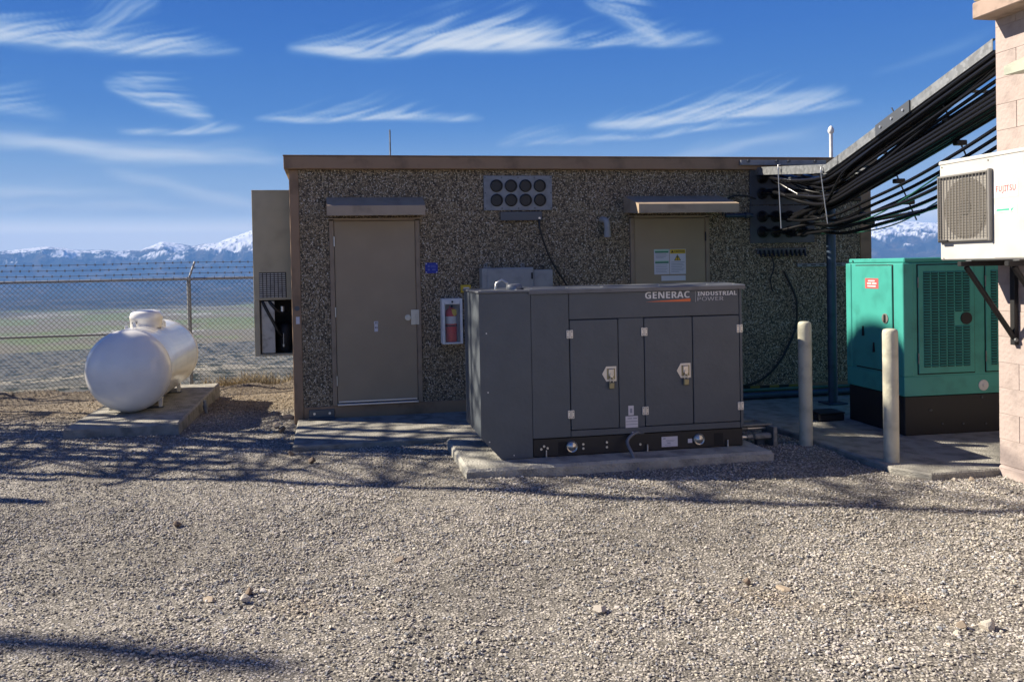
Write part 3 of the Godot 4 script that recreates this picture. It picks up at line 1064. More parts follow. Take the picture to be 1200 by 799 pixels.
# ------------------------------------------------------------------ propane tank
func propane_tank() -> void:
	var t := thing("propane_tank", "white horizontal propane tank with domed ends on short legs", "tank", V(-1.89, 0.065, -1.6), deg_to_rad(0.0))
	var r := 0.472
	var prof := [Vector2(0.0, -1.25)]
	for k in range(1, 13):
		var a := PI / 2 * k / 12.0
		prof.append(Vector2(r * sin(a), -1.0 - 0.25 * cos(a)))
	for k in range(1, 8):
		prof.append(Vector2(r, -1.0 + 2.0 * k / 8.0))
	for k in range(0, 13):
		var a := PI / 2 * k / 12.0
		prof.append(Vector2(r * cos(a) if k < 12 else 0.0, 1.0 + 0.25 * sin(a)))
	var lay := Transform3D(Basis(Vector3(1, 0, 0), Vector3(0, 0, 1), Vector3(0, -1, 0)), V(0, 0.497, 0))
	var sh := put("shell", MB.new().lathe(prof, 64, lay).mesh(), M.tank, t)
	for z in [-1.0, 1.0]:
		put("weld_seam", MB.new().lathe([Vector2(r - 0.002, -0.012), Vector2(r + 0.006, -0.005), Vector2(r + 0.006, 0.005), Vector2(r - 0.002, 0.012)], 48, Transform3D(lay.basis, lay.origin + V(0, 0, z))).mesh(), M.tank, sh)
	# valve dome: a rounded lid on a short collar
	var dome := put("valve_dome", MB.new().lathe([Vector2(0.205, 0.0), Vector2(0.207, 0.10), Vector2(0.213, 0.105), Vector2(0.213, 0.135), Vector2(0.20, 0.175), Vector2(0.17, 0.20), Vector2(0.11, 0.214), Vector2(0.0, 0.217)], 32, Transform3D(Basis.from_scale(V(0.92, 1, 1.15)), V(0.02, 0.94, 0.08))).mesh(), M.tank, t)
	bx("dome_notch", V(-0.1, 0.99, 0.302), V(-0.045, 1.02, 0.325), 0.004, M.black, dome)
	for q in [[V(-0.05, 0.955, 0.42)], [V(0.10, 0.93, -0.55)], [V(-0.12, 0.925, 0.52)], [V(0.19, 0.93, -0.14)]]:
		put("lifting_lug", MB.new().box(q[0] + V(-0.022, -0.02, -0.006), q[0] + V(0.022, 0.055, 0.006), 0.005).bar(q[0] + V(0, 0.05, -0.007), q[0] + V(0, 0.05, 0.007), 0.022, 14).mesh(), M.tank, t)
	for z in [-0.62, 0.62]:
		for s in [-1.0, 1.0]:
			put("leg", MB.new().prism(PackedVector2Array([Vector2(0.16 * s, 0.075), Vector2(0.30 * s, 0.14), Vector2(0.285 * s, 0.006), Vector2(0.255 * s, 0.006), Vector2(0.25 * s, 0.085), Vector2(0.17 * s, 0.04)]), z - 0.035, z + 0.035).mesh(), M.tank, t)
		bx("skid", V(-0.31, 0.001, z - 0.05), V(0.31, 0.012, z + 0.05), 0.003, M.galv_dark, t)
	put("nameplate", MB.new().box(V(-0.045, 0.60, 1.229), V(0.02, 0.635, 1.236), 0.002).mesh(), M.pale, t)
	# pipe riser beside the pad
	var p := thing("pipe_riser", "short galvanised pipe standing against the side of the tank pad", "pipe", V(-1.13, -0.12, -1.25))
	put("pipe", MB.new().bar(V(0, 0, 0), V(-0.02, 0.20, 0.0), 0.022, 12).mesh(), M.galv, p)
	put("coupling", MB.new().bar(V(-0.009, 0.09, 0), V(-0.016, 0.15, 0), 0.032, 12).mesh(), M.galv, p)


# ------------------------------------------------------------------ grey generator
func grey_generator() -> void:
	var yaw := -0.0123
	var g := thing("grey_generator", "dark grey boxy standby generator with three latched doors and lettering on its top panel", "generator", V(1.644, 0.0, 2.691), yaw)
	var D := -0.833
	var L := 2.379
	# local: x along the front, z = 0 the front face
	bx("core", V(0.452, 0.2, D + 0.01), V(L - 0.006, 1.43, -0.03), 0.0, M.gen_core, g)
	var hood := put("inlet_hood", MB.new().prism(PackedVector2Array([Vector2(0, 0.236), Vector2(0.17, 0.046), Vector2(0.445, 0.046), Vector2(0.445, 1.455), Vector2(0, 1.455)]), D, 0.0).mesh(), M.gen, g)
	bx("hood_lid", V(-0.012, 1.457, D - 0.01), V(0.447, 1.478, 0.012), 0.006, M.gen_lid, hood)
	for q in [[0.06, 1.12], [0.065, 0.62], [0.07, 0.20], [0.28, 0.075], [-9, 0]]:
		if q[0] > -1:
			put("rivet", MB.new().disc(V(q[0], q[1], 0.0), V(0, 0, 1), 0.006, 0.004, 8).mesh(), M.alu, hood)
	# front panels and doors, with open joints between them
	var j := 0.0035
	for q in [[0.445 + j, 0.785 - j, 0.205, 1.44], [0.785 + j * 0.2, 2.352 - j, 1.2155, 1.44], [1.2235, 1.4545, 0.262, 1.2125], [0.785 + j * 0.2, 2.352 - j, 0.205, 0.2585], [2.352 + j * 0.2, L, 0.205, 1.44]]:
		bx("front_panel", V(q[0], q[2], -0.03), V(q[1], q[3], 0.0), 0.003, M.gen, g)
	bx("side_panel", V(L - 0.004, 0.205, D), V(L, 1.44, -0.032), 0.0, M.gen, g)
	bx("rear_panel", V(0.452, 0.205, D), V(L - 0.005, 1.44, D + 0.008), 0.0, M.gen, g)
	var lid := put("lid", MB.new().prism(PackedVector2Array([Vector2(0.024, 1.442), Vector2(0.024, 1.474), Vector2(0.012, 1.482), Vector2(-0.4, 1.496), Vector2(D - 0.012, 1.482), Vector2(D - 0.024, 1.474), Vector2(D - 0.024, 1.442)]), 0.430, L + 0.022, Transform3D(Basis(V(0, 0, 1), V(0, 1, 0), V(1, 0, 0)), Vector3.ZERO)).mesh(), M.gen_lid, g)
	for x in [0.47, 0.78, 1.1, 1.62, 2.08, 2.33]:
		put("lid_bolt", MB.new().disc(V(x, 1.485, -0.05), V(0, 1, 0), 0.012, 0.008, 8).mesh(), M.chrome, lid)
	for x in [0.02, 0.13, 0.33]:
		put("lid_bolt", MB.new().disc(V(x, 1.4785, -0.03), V(0, 1, 0), 0.011, 0.008, 8).mesh(), M.chrome, hood)
	put("lifting_eye", MB.new().tube(PackedVector3Array([V(0.24, 1.478, -0.5), V(0.25, 1.53, -0.5), V(0.30, 1.56, -0.5), V(0.35, 1.53, -0.5), V(0.36, 1.478, -0.5)]), 0.012, 8).mesh(), M.steel, hood)
	put("exhaust_cap", MB.new().lathe([Vector2(0.07, 0.0), Vector2(0.07, 0.035), Vector2(0.05, 0.05), Vector2(0.0, 0.052)], 20, Transform3D(Basis(), V(0.36, 1.4785, -0.25))).mesh(), M.galv, hood)
	# doors: hinged at the outer side, paddle latch with padlock
	var doors := [[0.7885, 1.2175, -1], [1.4605, 1.9015, -1], [1.9085, 2.3465, 1]]
	for k in 3:
		var q = doors[k]
		var d := bx("door", V(q[0], 0.2645, -0.03), V(q[1], 1.2085, 0.004), 0.004, M.gen, g)
		var hx: float = q[0] - 0.003 if q[2] < 0 else q[1] + 0.003
		for y in [1.09, 0.40]:
			var h := put("hinge", MB.new().box(V(hx - 0.029, y - 0.036, 0.0045), V(hx - 0.005, y + 0.036, 0.012), 0.003).box(V(hx + 0.005, y - 0.036, 0.0045), V(hx + 0.029, y + 0.036, 0.012), 0.003).bar(V(hx, y - 0.036, 0.011), V(hx, y + 0.036, 0.011), 0.0055, 8).mesh(), M.hinge, d)
			var hol := MB.new()
			for a in [-0.018, 0.018]:
				for b in [-0.022, 0.022]:
					hol.disc(V(hx + a, y + b, 0.0115), V(0, 0, 1), 0.004, 0.0015, 8)
			put("screws", hol.mesh(), M.gen_core, h)
		if k < 2:
			var lx: float = [1.069, 1.752][k]
			var ly: float = [0.735, 0.737][k]
			# plate pointed on its outer side, open in the middle
			var pl := put("latch", MB.new().prism(PackedVector2Array([Vector2(lx, ly), Vector2(lx + 0.037, ly + 0.064), Vector2(lx + 0.128, ly + 0.064), Vector2(lx + 0.128, ly - 0.064), Vector2(lx + 0.037, ly - 0.064)]), 0.0045, 0.010).mesh(), M.hinge, d)
			put("latch_cup", MB.new().box(V(lx + 0.042, ly - 0.047, 0.0105), V(lx + 0.116, ly + 0.047, 0.0115), 0.0).mesh(), M.brass, d)
			put("paddle", MB.new().box(V(lx + 0.055, ly - 0.02, 0.012), V(lx + 0.104, ly + 0.043, 0.021), 0.004).bar(V(lx + 0.079, ly - 0.012, 0.02), V(lx + 0.079, ly - 0.012, 0.031), 0.017, 14).mesh(), M.steel, d)
			put("shackle", MB.new().tube(PackedVector3Array([V(lx + 0.064, ly - 0.07, 0.027), V(lx + 0.064, ly - 0.04, 0.027), V(lx + 0.072, ly - 0.028, 0.027), V(lx + 0.086, ly - 0.028, 0.027), V(lx + 0.094, ly - 0.04, 0.027), V(lx + 0.094, ly - 0.07, 0.027)]), 0.0045, 8).mesh(), M.chrome, d)
			bx("padlock", V(lx + 0.055, ly - 0.128, 0.014), V(lx + 0.103, ly - 0.071, 0.036), 0.006, M.brass, d)
	# skid base
	var b := bx("skid_base", V(0.449, 0.042, D + 0.02), V(L - 0.004, 0.2, -0.012), 0.006, M.base_black, g)
	for x in [0.791, 1.955]:
		put("lifting_port", MB.new().lathe([Vector2(0.052, 0.0), Vector2(0.052, 0.012), Vector2(0.046, 0.018), Vector2(0.038, 0.014), Vector2(0.022, 0.026), Vector2(0.0, 0.031)], 24, Transform3D(Basis(V(1, 0, 0), V(0, 0, 1), V(0, -1, 0)), V(x, 0.12, -0.011))).mesh(), M.chrome, b)
	var nut := MB.new()
	for q in [[0.545, 0.135], [0.575, 0.118], [0.52, 0.112], [0.893, 0.135], [0.893, 0.098], [1.105, 0.14], [1.105, 0.098], [1.41, 0.105]]:
		nut.disc(V(q[0], q[1], -0.0115), V(0, 0, 1), 0.011, 0.008, 6)
	put("bolt_heads", nut.mesh(), M.alu, b)
	for x in [0.56, 1.47, 2.22]:
		put("anchor_bolt", MB.new().bar(V(x, 0.042, 0.01), V(x, 0.105, 0.01), 0.007, 8).mesh(), M.alu, b)
	for x in [0.67, 2.10]:
		bx("fork_pocket", V(x, 0.055, -0.0115), V(x + 0.085, 0.165, -0.0105), 0.0, M.gen_core, b)
	var s := bx("rating_plate", V(1.608, 0.069, -0.0115), V(1.757, 0.158, -0.0095), 0.0, M.sticker, b)
	for q in [[1.622, 0.138, 0.022, 0.008], [1.66, 0.098, 0.03, 0.008], [1.635, 0.084, 0.06, 0.004], [1.65, 0.125, 0.08, 0.003], [1.65, 0.115, 0.07, 0.003]]:
		bx("printed_line", V(q[0], q[1], -0.009), V(q[0] + q[2], q[1] + q[3], -0.0085), 0.0, M.print_grey, s)
	bx("small_plate", V(1.853, 0.092, -0.0115), V(1.893, 0.128, -0.0095), 0.0, M.sticker, b)
	# stickers between the doors
	s = bx("sticker", V(1.303, 0.366, 0.0005), V(1.352, 0.449, 0.0015), 0.0, M.sticker, g)
	bx("printed_mark", V(1.317, 0.385, 0.002), V(1.338, 0.425, 0.0025), 0.0, M.print_grey, s)
	s = bx("sticker", V(1.276, 0.258, 0.0005), V(1.389, 0.358, 0.0015), 0.0, M.sticker, g)
	for q in [[1.279, 0.31, 0.107, 0.005], [1.279, 0.285, 0.107, 0.004], [1.295, 0.334, 0.04, 0.008], [1.345, 0.334, 0.035, 0.008]]:
		bx("printed_line", V(q[0], q[1], 0.002), V(q[0] + q[2], q[1] + q[3], 0.0025), 0.0, M.print_grey, s)
	# lettering on the top panel
	var up := Basis()
	lettering("lettering", "GENERAC", 0.058, 0.412, V(1.680, 1.405, 0.0014), up, M.white_print, g, 1.4)
	put("emblem", MB.new().prism(PackedVector2Array([Vector2(1.478, 1.349), Vector2(1.893, 1.342), Vector2(1.893, 1.369), Vector2(1.80, 1.363)]), 0.0004, 0.0018).mesh(), M.orange_print, g)
	bx("divider_line", V(1.938, 1.336, 0.0004), V(1.941, 1.432, 0.0018), 0.0, M.grey_print, g)
	lettering("lettering", "INDUSTRIAL", 0.036, 0.370, V(2.145, 1.408, 0.0014), up, M.white_print, g, 0.9)
	lettering("lettering", "POWER", 0.033, 0.245, V(2.081, 1.362, 0.0014), up, M.grey_print, g, 0.2)
	# conduits on the right end
	var c := thing("conduit_rack", "two bright metal conduits on a low strut frame beside the dark generator", "conduit", V(4.03, 0.0, 2.35))
	for q in [[0.115, 0.0], [0.055, 0.10]]:
		var p := put("conduit", MB.new().bar(V(-0.06, q[0], q[1]), V(0.40, q[0] - 0.004, q[1]), 0.019, 12).mesh(), M.alu, c)
		put("coupling", MB.new().bar(V(0.16, q[0] - 0.001, q[1]), V(0.215, q[0] - 0.001, q[1]), 0.026, 12).mesh(), M.galv, p)
	put("conduit_body", MB.new().box(V(0.22, 0.03, 0.06), V(0.40, 0.085, 0.14), 0.015).mesh(), M.galv, c)
	put("strut", MB.new().box(V(0.40, -0.07, -0.06), V(0.44, 0.145, 0.16), 0.004).box(V(0.12, 0.142, -0.05), V(0.4395, 0.162, 0.06), 0.004).mesh(), M.galv, c)
	put("strut_leg", MB.new().box(V(0.28, -0.07, 0.02), V(0.36, 0.03, 0.07), 0.004).mesh(), M.pipe_blue, c)
	# flexible conduit curling down in front
	c = thing("flexible_conduit", "grey flexible conduit curling from the generator base down into the gravel", "conduit", V(2.93, -0.06, 2.78))
	put("conduit", MB.new().tube(smooth_path([V(0.17, 0.27, -0.11), V(0.06, 0.265, -0.06), V(-0.02, 0.21, -0.01), V(-0.015, 0.12, 0.10), V(0.015, -0.04, 0.22)], 6), 0.014, 10).mesh(), M.conduit, c)
	put("fitting", MB.new().bar(V(0.045, 0.267, -0.085), V(0.16, 0.27, -0.095), 0.019, 10).mesh(), M.alu, c)


func smooth_path(p: Array, k: int) -> PackedVector3Array:
	var o := PackedVector3Array()
	var m := p.size()
	for i in m - 1:
		var a: Vector3 = p[maxi(i - 1, 0)]
		var b: Vector3 = p[i]
		var c: Vector3 = p[i + 1]
		var d: Vector3 = p[mini(i + 2, m - 1)]
		for s in k:
			o.append(b.cubic_interpolate(c, a, d, float(s) / k))
	o.append(p[m - 1])
	return o


# ------------------------------------------------------------------ green generator
func teal_generator() -> void:
	var g := thing("green_generator", "teal green generator with louvred doors on a black base, red sticker on its lit end", "generator", V(5.731, 0.003, 2.596), -0.036)
	# local: x along the shaded front, z = 0 front face, end face at x = 0 looking to -x
	var L := 2.6
	var D := -0.93
	bx("fuel_base", V(0.012, 0.0, D + 0.015), V(L - 0.01, 0.37, -0.012), 0.006, M.base_black, g)
	bx("body", V(0.006, 0.374, D + 0.006), V(L, 1.638, -0.006), 0.008, M.teal, g)
	bx("lid", V(0.02, 1.641, D + 0.02), V(L - 0.02, 1.684, -0.012), 0.008, M.teal, g)
	bx("sill_rail", V(0.0, 0.374, D), V(L + 0.004, 0.56, 0.0), 0.004, M.teal, g)
	for q in [[-0.003, 0.10, -0.09, 0.003], [-0.003, 0.08, D - 0.003, D + 0.09]]:
		bx("corner_post", V(q[0], 0.562, q[2]), V(q[1], 1.636, q[3]), 0.006, M.teal, g)
	# end door
	put("door_gap", MB.new().box(V(0.003, 0.575, -0.765), V(0.0055, 1.622, -0.152), 0.0).mesh(), M.gen_core, g)
	var d := bx("end_door", V(-0.009, 0.588, -0.757), V(0.0025, 1.612, -0.160), 0.004, M.teal, g)
	var s := bx("red_sticker", V(-0.0115, 1.387, -0.579), V(-0.0095, 1.487, -0.365), 0.0, M.red_print, d)
	var face_left := Basis(V(0, 0, 1), V(0, 1, 0), V(-1, 0, 0))
	for k in 3:
		var y: float = [1.462, 1.437, 1.410][k]
		for q in [[[-0.53, -0.42]], [[-0.545, -0.475], [-0.462, -0.392]], [[-0.54, -0.405]]][k]:
			bx("printed_words", V(-0.0128, y - 0.007, q[0]), V(-0.0118, y + 0.007, q[1]), 0.0, M.pale, s)
	put("latch", MB.new().disc(V(-0.010, 1.10, -0.262), V(-1, 0, 0), 0.048, 0.006, 24).mesh(), M.ac_frame, d)
	put("latch_paddle", MB.new().box(V(-0.024, 1.062, -0.275), V(-0.0165, 1.138, -0.249), 0.003).mesh(), M.black, d)
	for q in [[0.952, -0.619, 0.014], [0.80, -0.445, 0.016]]:  # two small black wedges, narrower towards the top, on the end door
		put("black_wedge", MB.new().prism(PackedVector2Array([Vector2(-0.014, -0.05), Vector2(0.014, -0.045), Vector2(0.004, 0.05), Vector2(-0.004, 0.05)]), 0.0, 0.012, Transform3D(face_left, V(-0.0095, q[0], q[1]))).mesh(), M.black, d)
	put("lid_bolt", MB.new().disc(V(0.02, 1.66, -0.83), V(-1, 0, 0), 0.008, 0.008, 8).mesh(), M.black, g)
	# louvred doors along the shaded front
	for q in [[0.151, 0.736, 6], [0.859, 1.40, 6], [1.50, 2.1, 6]]:
		put("door_gap", MB.new().box(V(q[0] - 0.008, 0.575, -0.0055), V(q[1] + 0.008, 1.622, -0.0025), 0.0).mesh(), M.gen_core, g)
		var dd := bx("louvre_door", V(q[0], 0.585, -0.005), V(q[1], 1.612, 0.008), 0.004, M.teal, g)
		var sl := MB.new()
		var dark := MB.new()
		var wide: float = (q[1] - q[0] - 0.09) / 6.0
		for c in 6:
			var x: float = q[0] + 0.045 + c * wide
			var y := 0.65
			while y < 1.555:
				# leave the latch plate clear
				if not (c >= 4 and absf(y - 1.10) < 0.07):
					sl.prism(PackedVector2Array([Vector2(0.008, y + 0.004), Vector2(0.021, y + 0.004), Vector2(0.021, y + 0.007), Vector2(0.008, y + 0.021)]), x + 0.007, x + wide - 0.007, Transform3D(Basis(V(0, 0, 1), V(0, 1, 0), V(1, 0, 0)), Vector3.ZERO))
					dark.box(V(x + 0.008, y - 0.0045, 0.0083), V(x + wide - 0.008, y + 0.0035, 0.0095), 0.0)
				y += 0.026
		tag(put("louvres", sl.mesh(), M.teal_louver, dd), "", "", "", "stuff")
		tag(put("louvre_slots", dark.mesh(), M.gen_core, dd), "", "", "", "stuff")
		put("latch", MB.new().disc(V(q[1] - 0.09, 1.10, 0.008), V(0, 0, 1), 0.058, 0.01, 24).mesh(), M.black, dd)
		put("hinge", MB.new().bar(V(q[0] - 0.004, 1.40, 0.008), V(q[0] - 0.004, 1.50, 0.008), 0.006, 8).bar(V(q[0] - 0.004, 0.68, 0.008), V(q[0] - 0.004, 0.78, 0.008), 0.006, 8).mesh(), M.galv, dd)
	put("lifting_disc", MB.new().lathe([Vector2(0.052, 0.0), Vector2(0.052, 0.006), Vector2(0.045, 0.01), Vector2(0.015, 0.01), Vector2(0.012, 0.016), Vector2(0.0, 0.017)], 24, Transform3D(Basis(V(1, 0, 0), V(0, 0, 1), V(0, -1, 0)), V(0.827, 0.452, 0.0))).mesh(), M.pale, g)
	var bl := MB.new()
	for q in [[0.40, 0.10], [0.27, 0.235], [0.285, 0.235], [0.62, 0.09], [0.82, 0.335], [0.86, 0.08]]:
		bl.disc(V(q[0], q[1], -0.012), V(0, 0, 1), 0.010, 0.008, 8)
	put("base_bolts", bl.mesh(), M.galv_dark, g)


func bollards() -> void:
	var prof := [Vector2(0.0605, -0.3), Vector2(0.0605, 1.075), Vector2(0.058, 1.095), Vector2(0.052, 1.108), Vector2(0.03, 1.115), Vector2(0.0, 1.117)]
	var b := thing("bollard", "cream steel bollard standing in shade at the slab edge nearer the dark generator", "bollard", V(4.76, 0.0, 2.51), 0.6, "cream bollards guarding the slab")
	put("post", MB.new().lathe(prof, 32).mesh(), M.cream, b)
	put("paint_chip", MB.new().box(V(0.0595, 0.98, -0.006), V(0.0615, 1.0, 0.006), 0.0).mesh(), M.white, b)
	var d: Node3D = b.duplicate()
	d.name = numbered("bollard", self)
	add_child(d, true)
	d.position = V(4.97, -0.01, 3.43)
	d.rotation.y = 2.2
	d.set_meta("label", "cream steel bollard with sunlit side, in front of the green generator")


# ------------------------------------------------------------------ things fixed to the shelter
func entry_plate(label: String, at: Vector3, w: float, h: float, boots: bool) -> Node3D:
	var p := thing("cable_entry_plate", label, "cable entry plate", at, 0.0, "eight-port cable entry plates")
	bx("plate", V(0, 0, 0), V(w, h, 0.022), 0.004, M.plate_dark if boots else M.plate, p)
	for r in 2:
		for c in 4:
			var x: float = w * [0.185, 0.395, 0.607, 0.818][c]
			var y: float = h * [0.295, 0.705][r]
			var ring := put("port", MB.new().lathe([Vector2(0.074, 0.0), Vector2(0.074, 0.014), Vector2(0.068, 0.02), Vector2(0.062, 0.02), Vector2(0.058, 0.004), Vector2(0.0, 0.004)], 24, Transform3D(Basis(V(1, 0, 0), V(0, 0, 1), V(0, -1, 0)), V(x, y, 0.022))).mesh(), M.rubber, p)
			if boots:
				put("boot", MB.new().lathe([Vector2(0.058, 0.0), Vector2(0.052, 0.03), Vector2(0.034, 0.05), Vector2(0.032, 0.11), Vector2(0.0, 0.112)], 16, Transform3D(Basis(V(1, 0, 0), V(0, 0, 1), V(0, -1, 0)), V(x, y, 0.028))).mesh(), M.rubber, ring)
	var sc := MB.new()
	for x in [0.02, 0.26, 0.5, 0.74, 0.98]:
		for y in [0.06, 0.94]:
			sc.disc(V(x * w, y * h, 0.022), V(0, 0, 1), 0.009, 0.004, 8)
	for x in [0.02, 0.98]:
		sc.disc(V(x * w, 0.5 * h, 0.022), V(0, 0, 1), 0.009, 0.004, 8)
	put("screws", sc.mesh(), M.galv_dark, p)
	return p

func wall_fittings() -> void:
	var p := entry_plate("grey cable entry plate with eight empty black ports between the doors", V(2.21, 2.336, 0.001), 0.825, 0.409, false)
	var g := thing("ground_bar", "dark grounding bar mounted on the wall directly under the empty entry plate", "ground bar", V(2.40, 2.215, 0.001))
	bx("bar", V(0, 0, 0.03), V(0.50, 0.105, 0.05), 0.004, M.galv_dark, g)
	for x in [0.02, 0.46]:
		bx("standoff", V(x, 0.03, 0), V(x + 0.03, 0.09, 0.03), 0.003, M.pale, g)
	put("lug", MB.new().disc(V(0.465, 0.025, 0.05), V(0, 0, 1), 0.014, 0.012, 10).mesh(), M.alu, g)
	var c := thing("ground_cable", "thin black cable drooping from the ground bar behind the dark generator", "cable", V(2.86, 2.22, 0.05))
	put("cable", MB.new().tube(smooth_path([V(0.0, 0.01, 0.015), V(0.01, -0.14, 0.03), V(0.12, -0.46, 0.035), V(0.29, -0.74, 0.04), V(0.42, -0.98, 0.05)], 8), 0.012, 8).mesh(), M.rubber, c)
	entry_plate("upper cable entry plate with black feeder cables, under the galvanised bridge", V(5.575, 2.38, 0.001), 0.875, 0.475, true)
	entry_plate("lower cable entry plate with black feeder cables, above the row of cable lugs", V(5.57, 1.905, 0.001), 0.875, 0.468, true)
	g = thing("ground_bar", "dark grounding bar with a row of cable lugs under the feeder cable ports", "ground bar", V(5.65, 1.74, 0.001))
	bx("bar", V(0, 0.03, 0.03), V(0.66, 0.10, 0.045), 0.004, M.galv_dark, g)
	for k in 11:
		put("lug", MB.new().bar(V(0.03 + 0.06 * k, 0.075, 0.045), V(0.03 + 0.06 * k, 0.0, 0.075), 0.014, 8).mesh(), M.rubber, g)
	for x in [0.05, 0.58]:
		bx("standoff", V(x, 0.04, 0), V(x + 0.03, 0.09, 0.03), 0.003, M.pale, g)
	# grey cabinet behind the generator
	var e := thing("electrical_cabinet", "grey electrical cabinet on the pebbled wall behind the dark generator", "cabinet", V(2.14, 0.95, 0.001))
	bx("cabinet_body", V(0, 0, 0), V(0.61, 0.715, 0.185), 0.006, M.grey_box, e)
	bx("cabinet_door", V(0.06, 0.02, 0.187), V(0.605, 0.70, 0.20), 0.005, M.grey_box, e)
	bx("cover_panel", V(0.20, 0.05, 0.2015), V(0.50, 0.655, 0.206), 0.003, M.grey_box, e)
	bx("side_box", V(0.613, 0.1, 0), V(0.845, 0.685, 0.17), 0.006, M.grey_box, e)
	bx("door_handle", V(0.575, 0.58, 0.206), V(0.592, 0.655, 0.222), 0.004, M.black, e)
	for x in [0.03, 0.47]:
		var tb := bx("mounting_tab", V(x, 0.715, 0.13), V(x + 0.045, 0.765, 0.14), 0.004, M.galv, e)
		put("tab_hole", MB.new().disc(V(x + 0.022, 0.742, 0.14), V(0, 0, 1), 0.009, 0.002, 10).mesh(), M.black, tb)
	# blue plaque
	var b := thing("blue_plaque", "small blue plaque screwed to the wall beside the brown door", "sign", V(1.507, 1.618, 0.001))
	put("panel", MB.new().box(V(0, 0, 0), V(0.146, 0.122, 0.004), 0.001).mesh(), M.blue, b)
	for q in [[0.03, 0.07, 0.022, 0.026], [0.03, 0.03, 0.022, 0.022], [0.062, 0.085, 0.06, 0.008], [0.062, 0.067, 0.06, 0.008], [0.08, 0.035, 0.04, 0.014]]:
		bx("printed_line", V(q[0], q[1], 0.0043), V(q[0] + q[2], q[1] + q[3], 0.0048), 0.0, M.blue_text, b)
	for x in [0.012, 0.134]:
		for y in [0.012, 0.11]:
			put("screw", MB.new().disc(V(x, y, 0.004), V(0, 0, 1), 0.007, 0.004, 10).mesh(), M.pale, b)
	b = thing("yellow_tag", "small yellow tag on the wall above the fire extinguisher cabinet", "sign", V(1.915, 1.385, 0.001))
	bx("panel", V(0, 0, 0), V(0.12, 0.09, 0.03), 0.004, M.yellow, b)
	bx("printed_line", V(0.03, 0.045, 0.0305), V(0.10, 0.062, 0.0315), 0.0, M.pale, b)
	# fire extinguisher cabinet
	var f := thing("extinguisher_cabinet", "white wall cabinet with clear front, holding a red fire extinguisher", "cabinet", V(1.672, 0.805, 0.001))
	var w := 0.235
	var h := 0.52
	put("case", MB.new().box(V(0, 0, 0), V(0.012, h, 0.16), 0.003).box(V(w - 0.012, 0, 0), V(w, h, 0.16), 0.003).box(V(0.0125, 0, 0), V(w - 0.0125, 0.012, 0.16), 0.003).box(V(0.0125, h - 0.012, 0), V(w - 0.0125, h, 0.16), 0.003).box(V(0.0125, 0.0125, 0.0), V(w - 0.0125, h - 0.0125, 0.008), 0.0).mesh(), M.white, f)
	put("front_frame", MB.new().box(V(0, 0, 0.1605), V(0.03, h, 0.172), 0.003).box(V(w - 0.03, 0, 0.1605), V(w, h, 0.172), 0.003).box(V(0.0305, 0, 0.1605), V(w - 0.0305, 0.02, 0.172), 0.003).box(V(0.0305, h - 0.065, 0.1605), V(w - 0.0305, h, 0.172), 0.003).mesh(), M.white, f)
	bx("pane", V(0.031, 0.021, 0.163), V(w - 0.031, h - 0.066, 0.166), 0.0, M.glass, f)
	put("lock", MB.new().disc(V(w * 0.5, h - 0.036, 0.172), V(0, 0, 1), 0.011, 0.006, 14).mesh(), M.black, f)
	var x := thing("fire_extinguisher", "red fire extinguisher with pale label and yellow tag inside the white cabinet", "fire extinguisher", V(1.785, 0.82, 0.086))
	put("cylinder", MB.new().lathe([Vector2(0.0, 0.0), Vector2(0.062, 0.004), Vector2(0.066, 0.02), Vector2(0.066, 0.335), Vector2(0.06, 0.365), Vector2(0.04, 0.39), Vector2(0.022, 0.40), Vector2(0.022, 0.42), Vector2(0.0, 0.421)], 32).mesh(), M.red, x)
	put("label_band", MB.new().lathe([Vector2(0.0665, 0.215), Vector2(0.0668, 0.216), Vector2(0.0668, 0.30), Vector2(0.0665, 0.301)], 32).mesh(), M.pale, x)
	put("strap", MB.new().lathe([Vector2(0.067, 0.185), Vector2(0.0685, 0.186), Vector2(0.0685, 0.20), Vector2(0.067, 0.201)], 32).mesh(), M.black, x)
	put("handle", MB.new().box(V(-0.012, 0.405, -0.02), V(0.012, 0.43, 0.06), 0.003).mesh(), M.black, x)
	put("inspection_tag", MB.new().prism(PackedVector2Array([Vector2(-0.005, 0.385), Vector2(0.055, 0.38), Vector2(0.055, 0.325), Vector2(0.03, 0.30), Vector2(0.01, 0.325)]), 0.066, 0.068).mesh(), M.yellow, x)
	# pipe elbow on the wall
	var v := thing("vent_elbow", "grey pipe elbow bending out of the wall between the doors", "pipe", V(3.67, 2.18, 0.0))
	put("elbow", MB.new().tube(smooth_path([V(-0.02, 0.035, 0.0), V(-0.015, 0.035, 0.06), V(0.005, 0.01, 0.10), V(0.01, -0.06, 0.11), V(0.012, -0.17, 0.11)], 6), 0.036, 16).mesh(), M.grey_box, v)
	put("collar", MB.new().bar(V(0.011, -0.10, 0.11), V(0.012, -0.175, 0.11), 0.042, 16).mesh(), M.grey_box, v)
	# door signs
	var s := thing("notice_sign", "white notice with two green headings on the far brown door", "sign", V(4.302, 1.545, 0.0125))
	bx("panel", V(0, 0, 0), V(0.196, 0.306, 0.003), 0.001, M.sticker, s)
	bx("top_band", V(0.004, 0.278, 0.0032), V(0.192, 0.302, 0.0038), 0.0, M.sign_pale, s)
	bx("mid_band", V(0.012, 0.15, 0.0032), V(0.188, 0.168, 0.0038), 0.0, M.sign_pale, s)
	for y in [0.262, 0.135]:
		bx("heading_bar", V(0.012, y, 0.0041), V(0.186, y + 0.019, 0.0046), 0.0, M.sign_green, s)
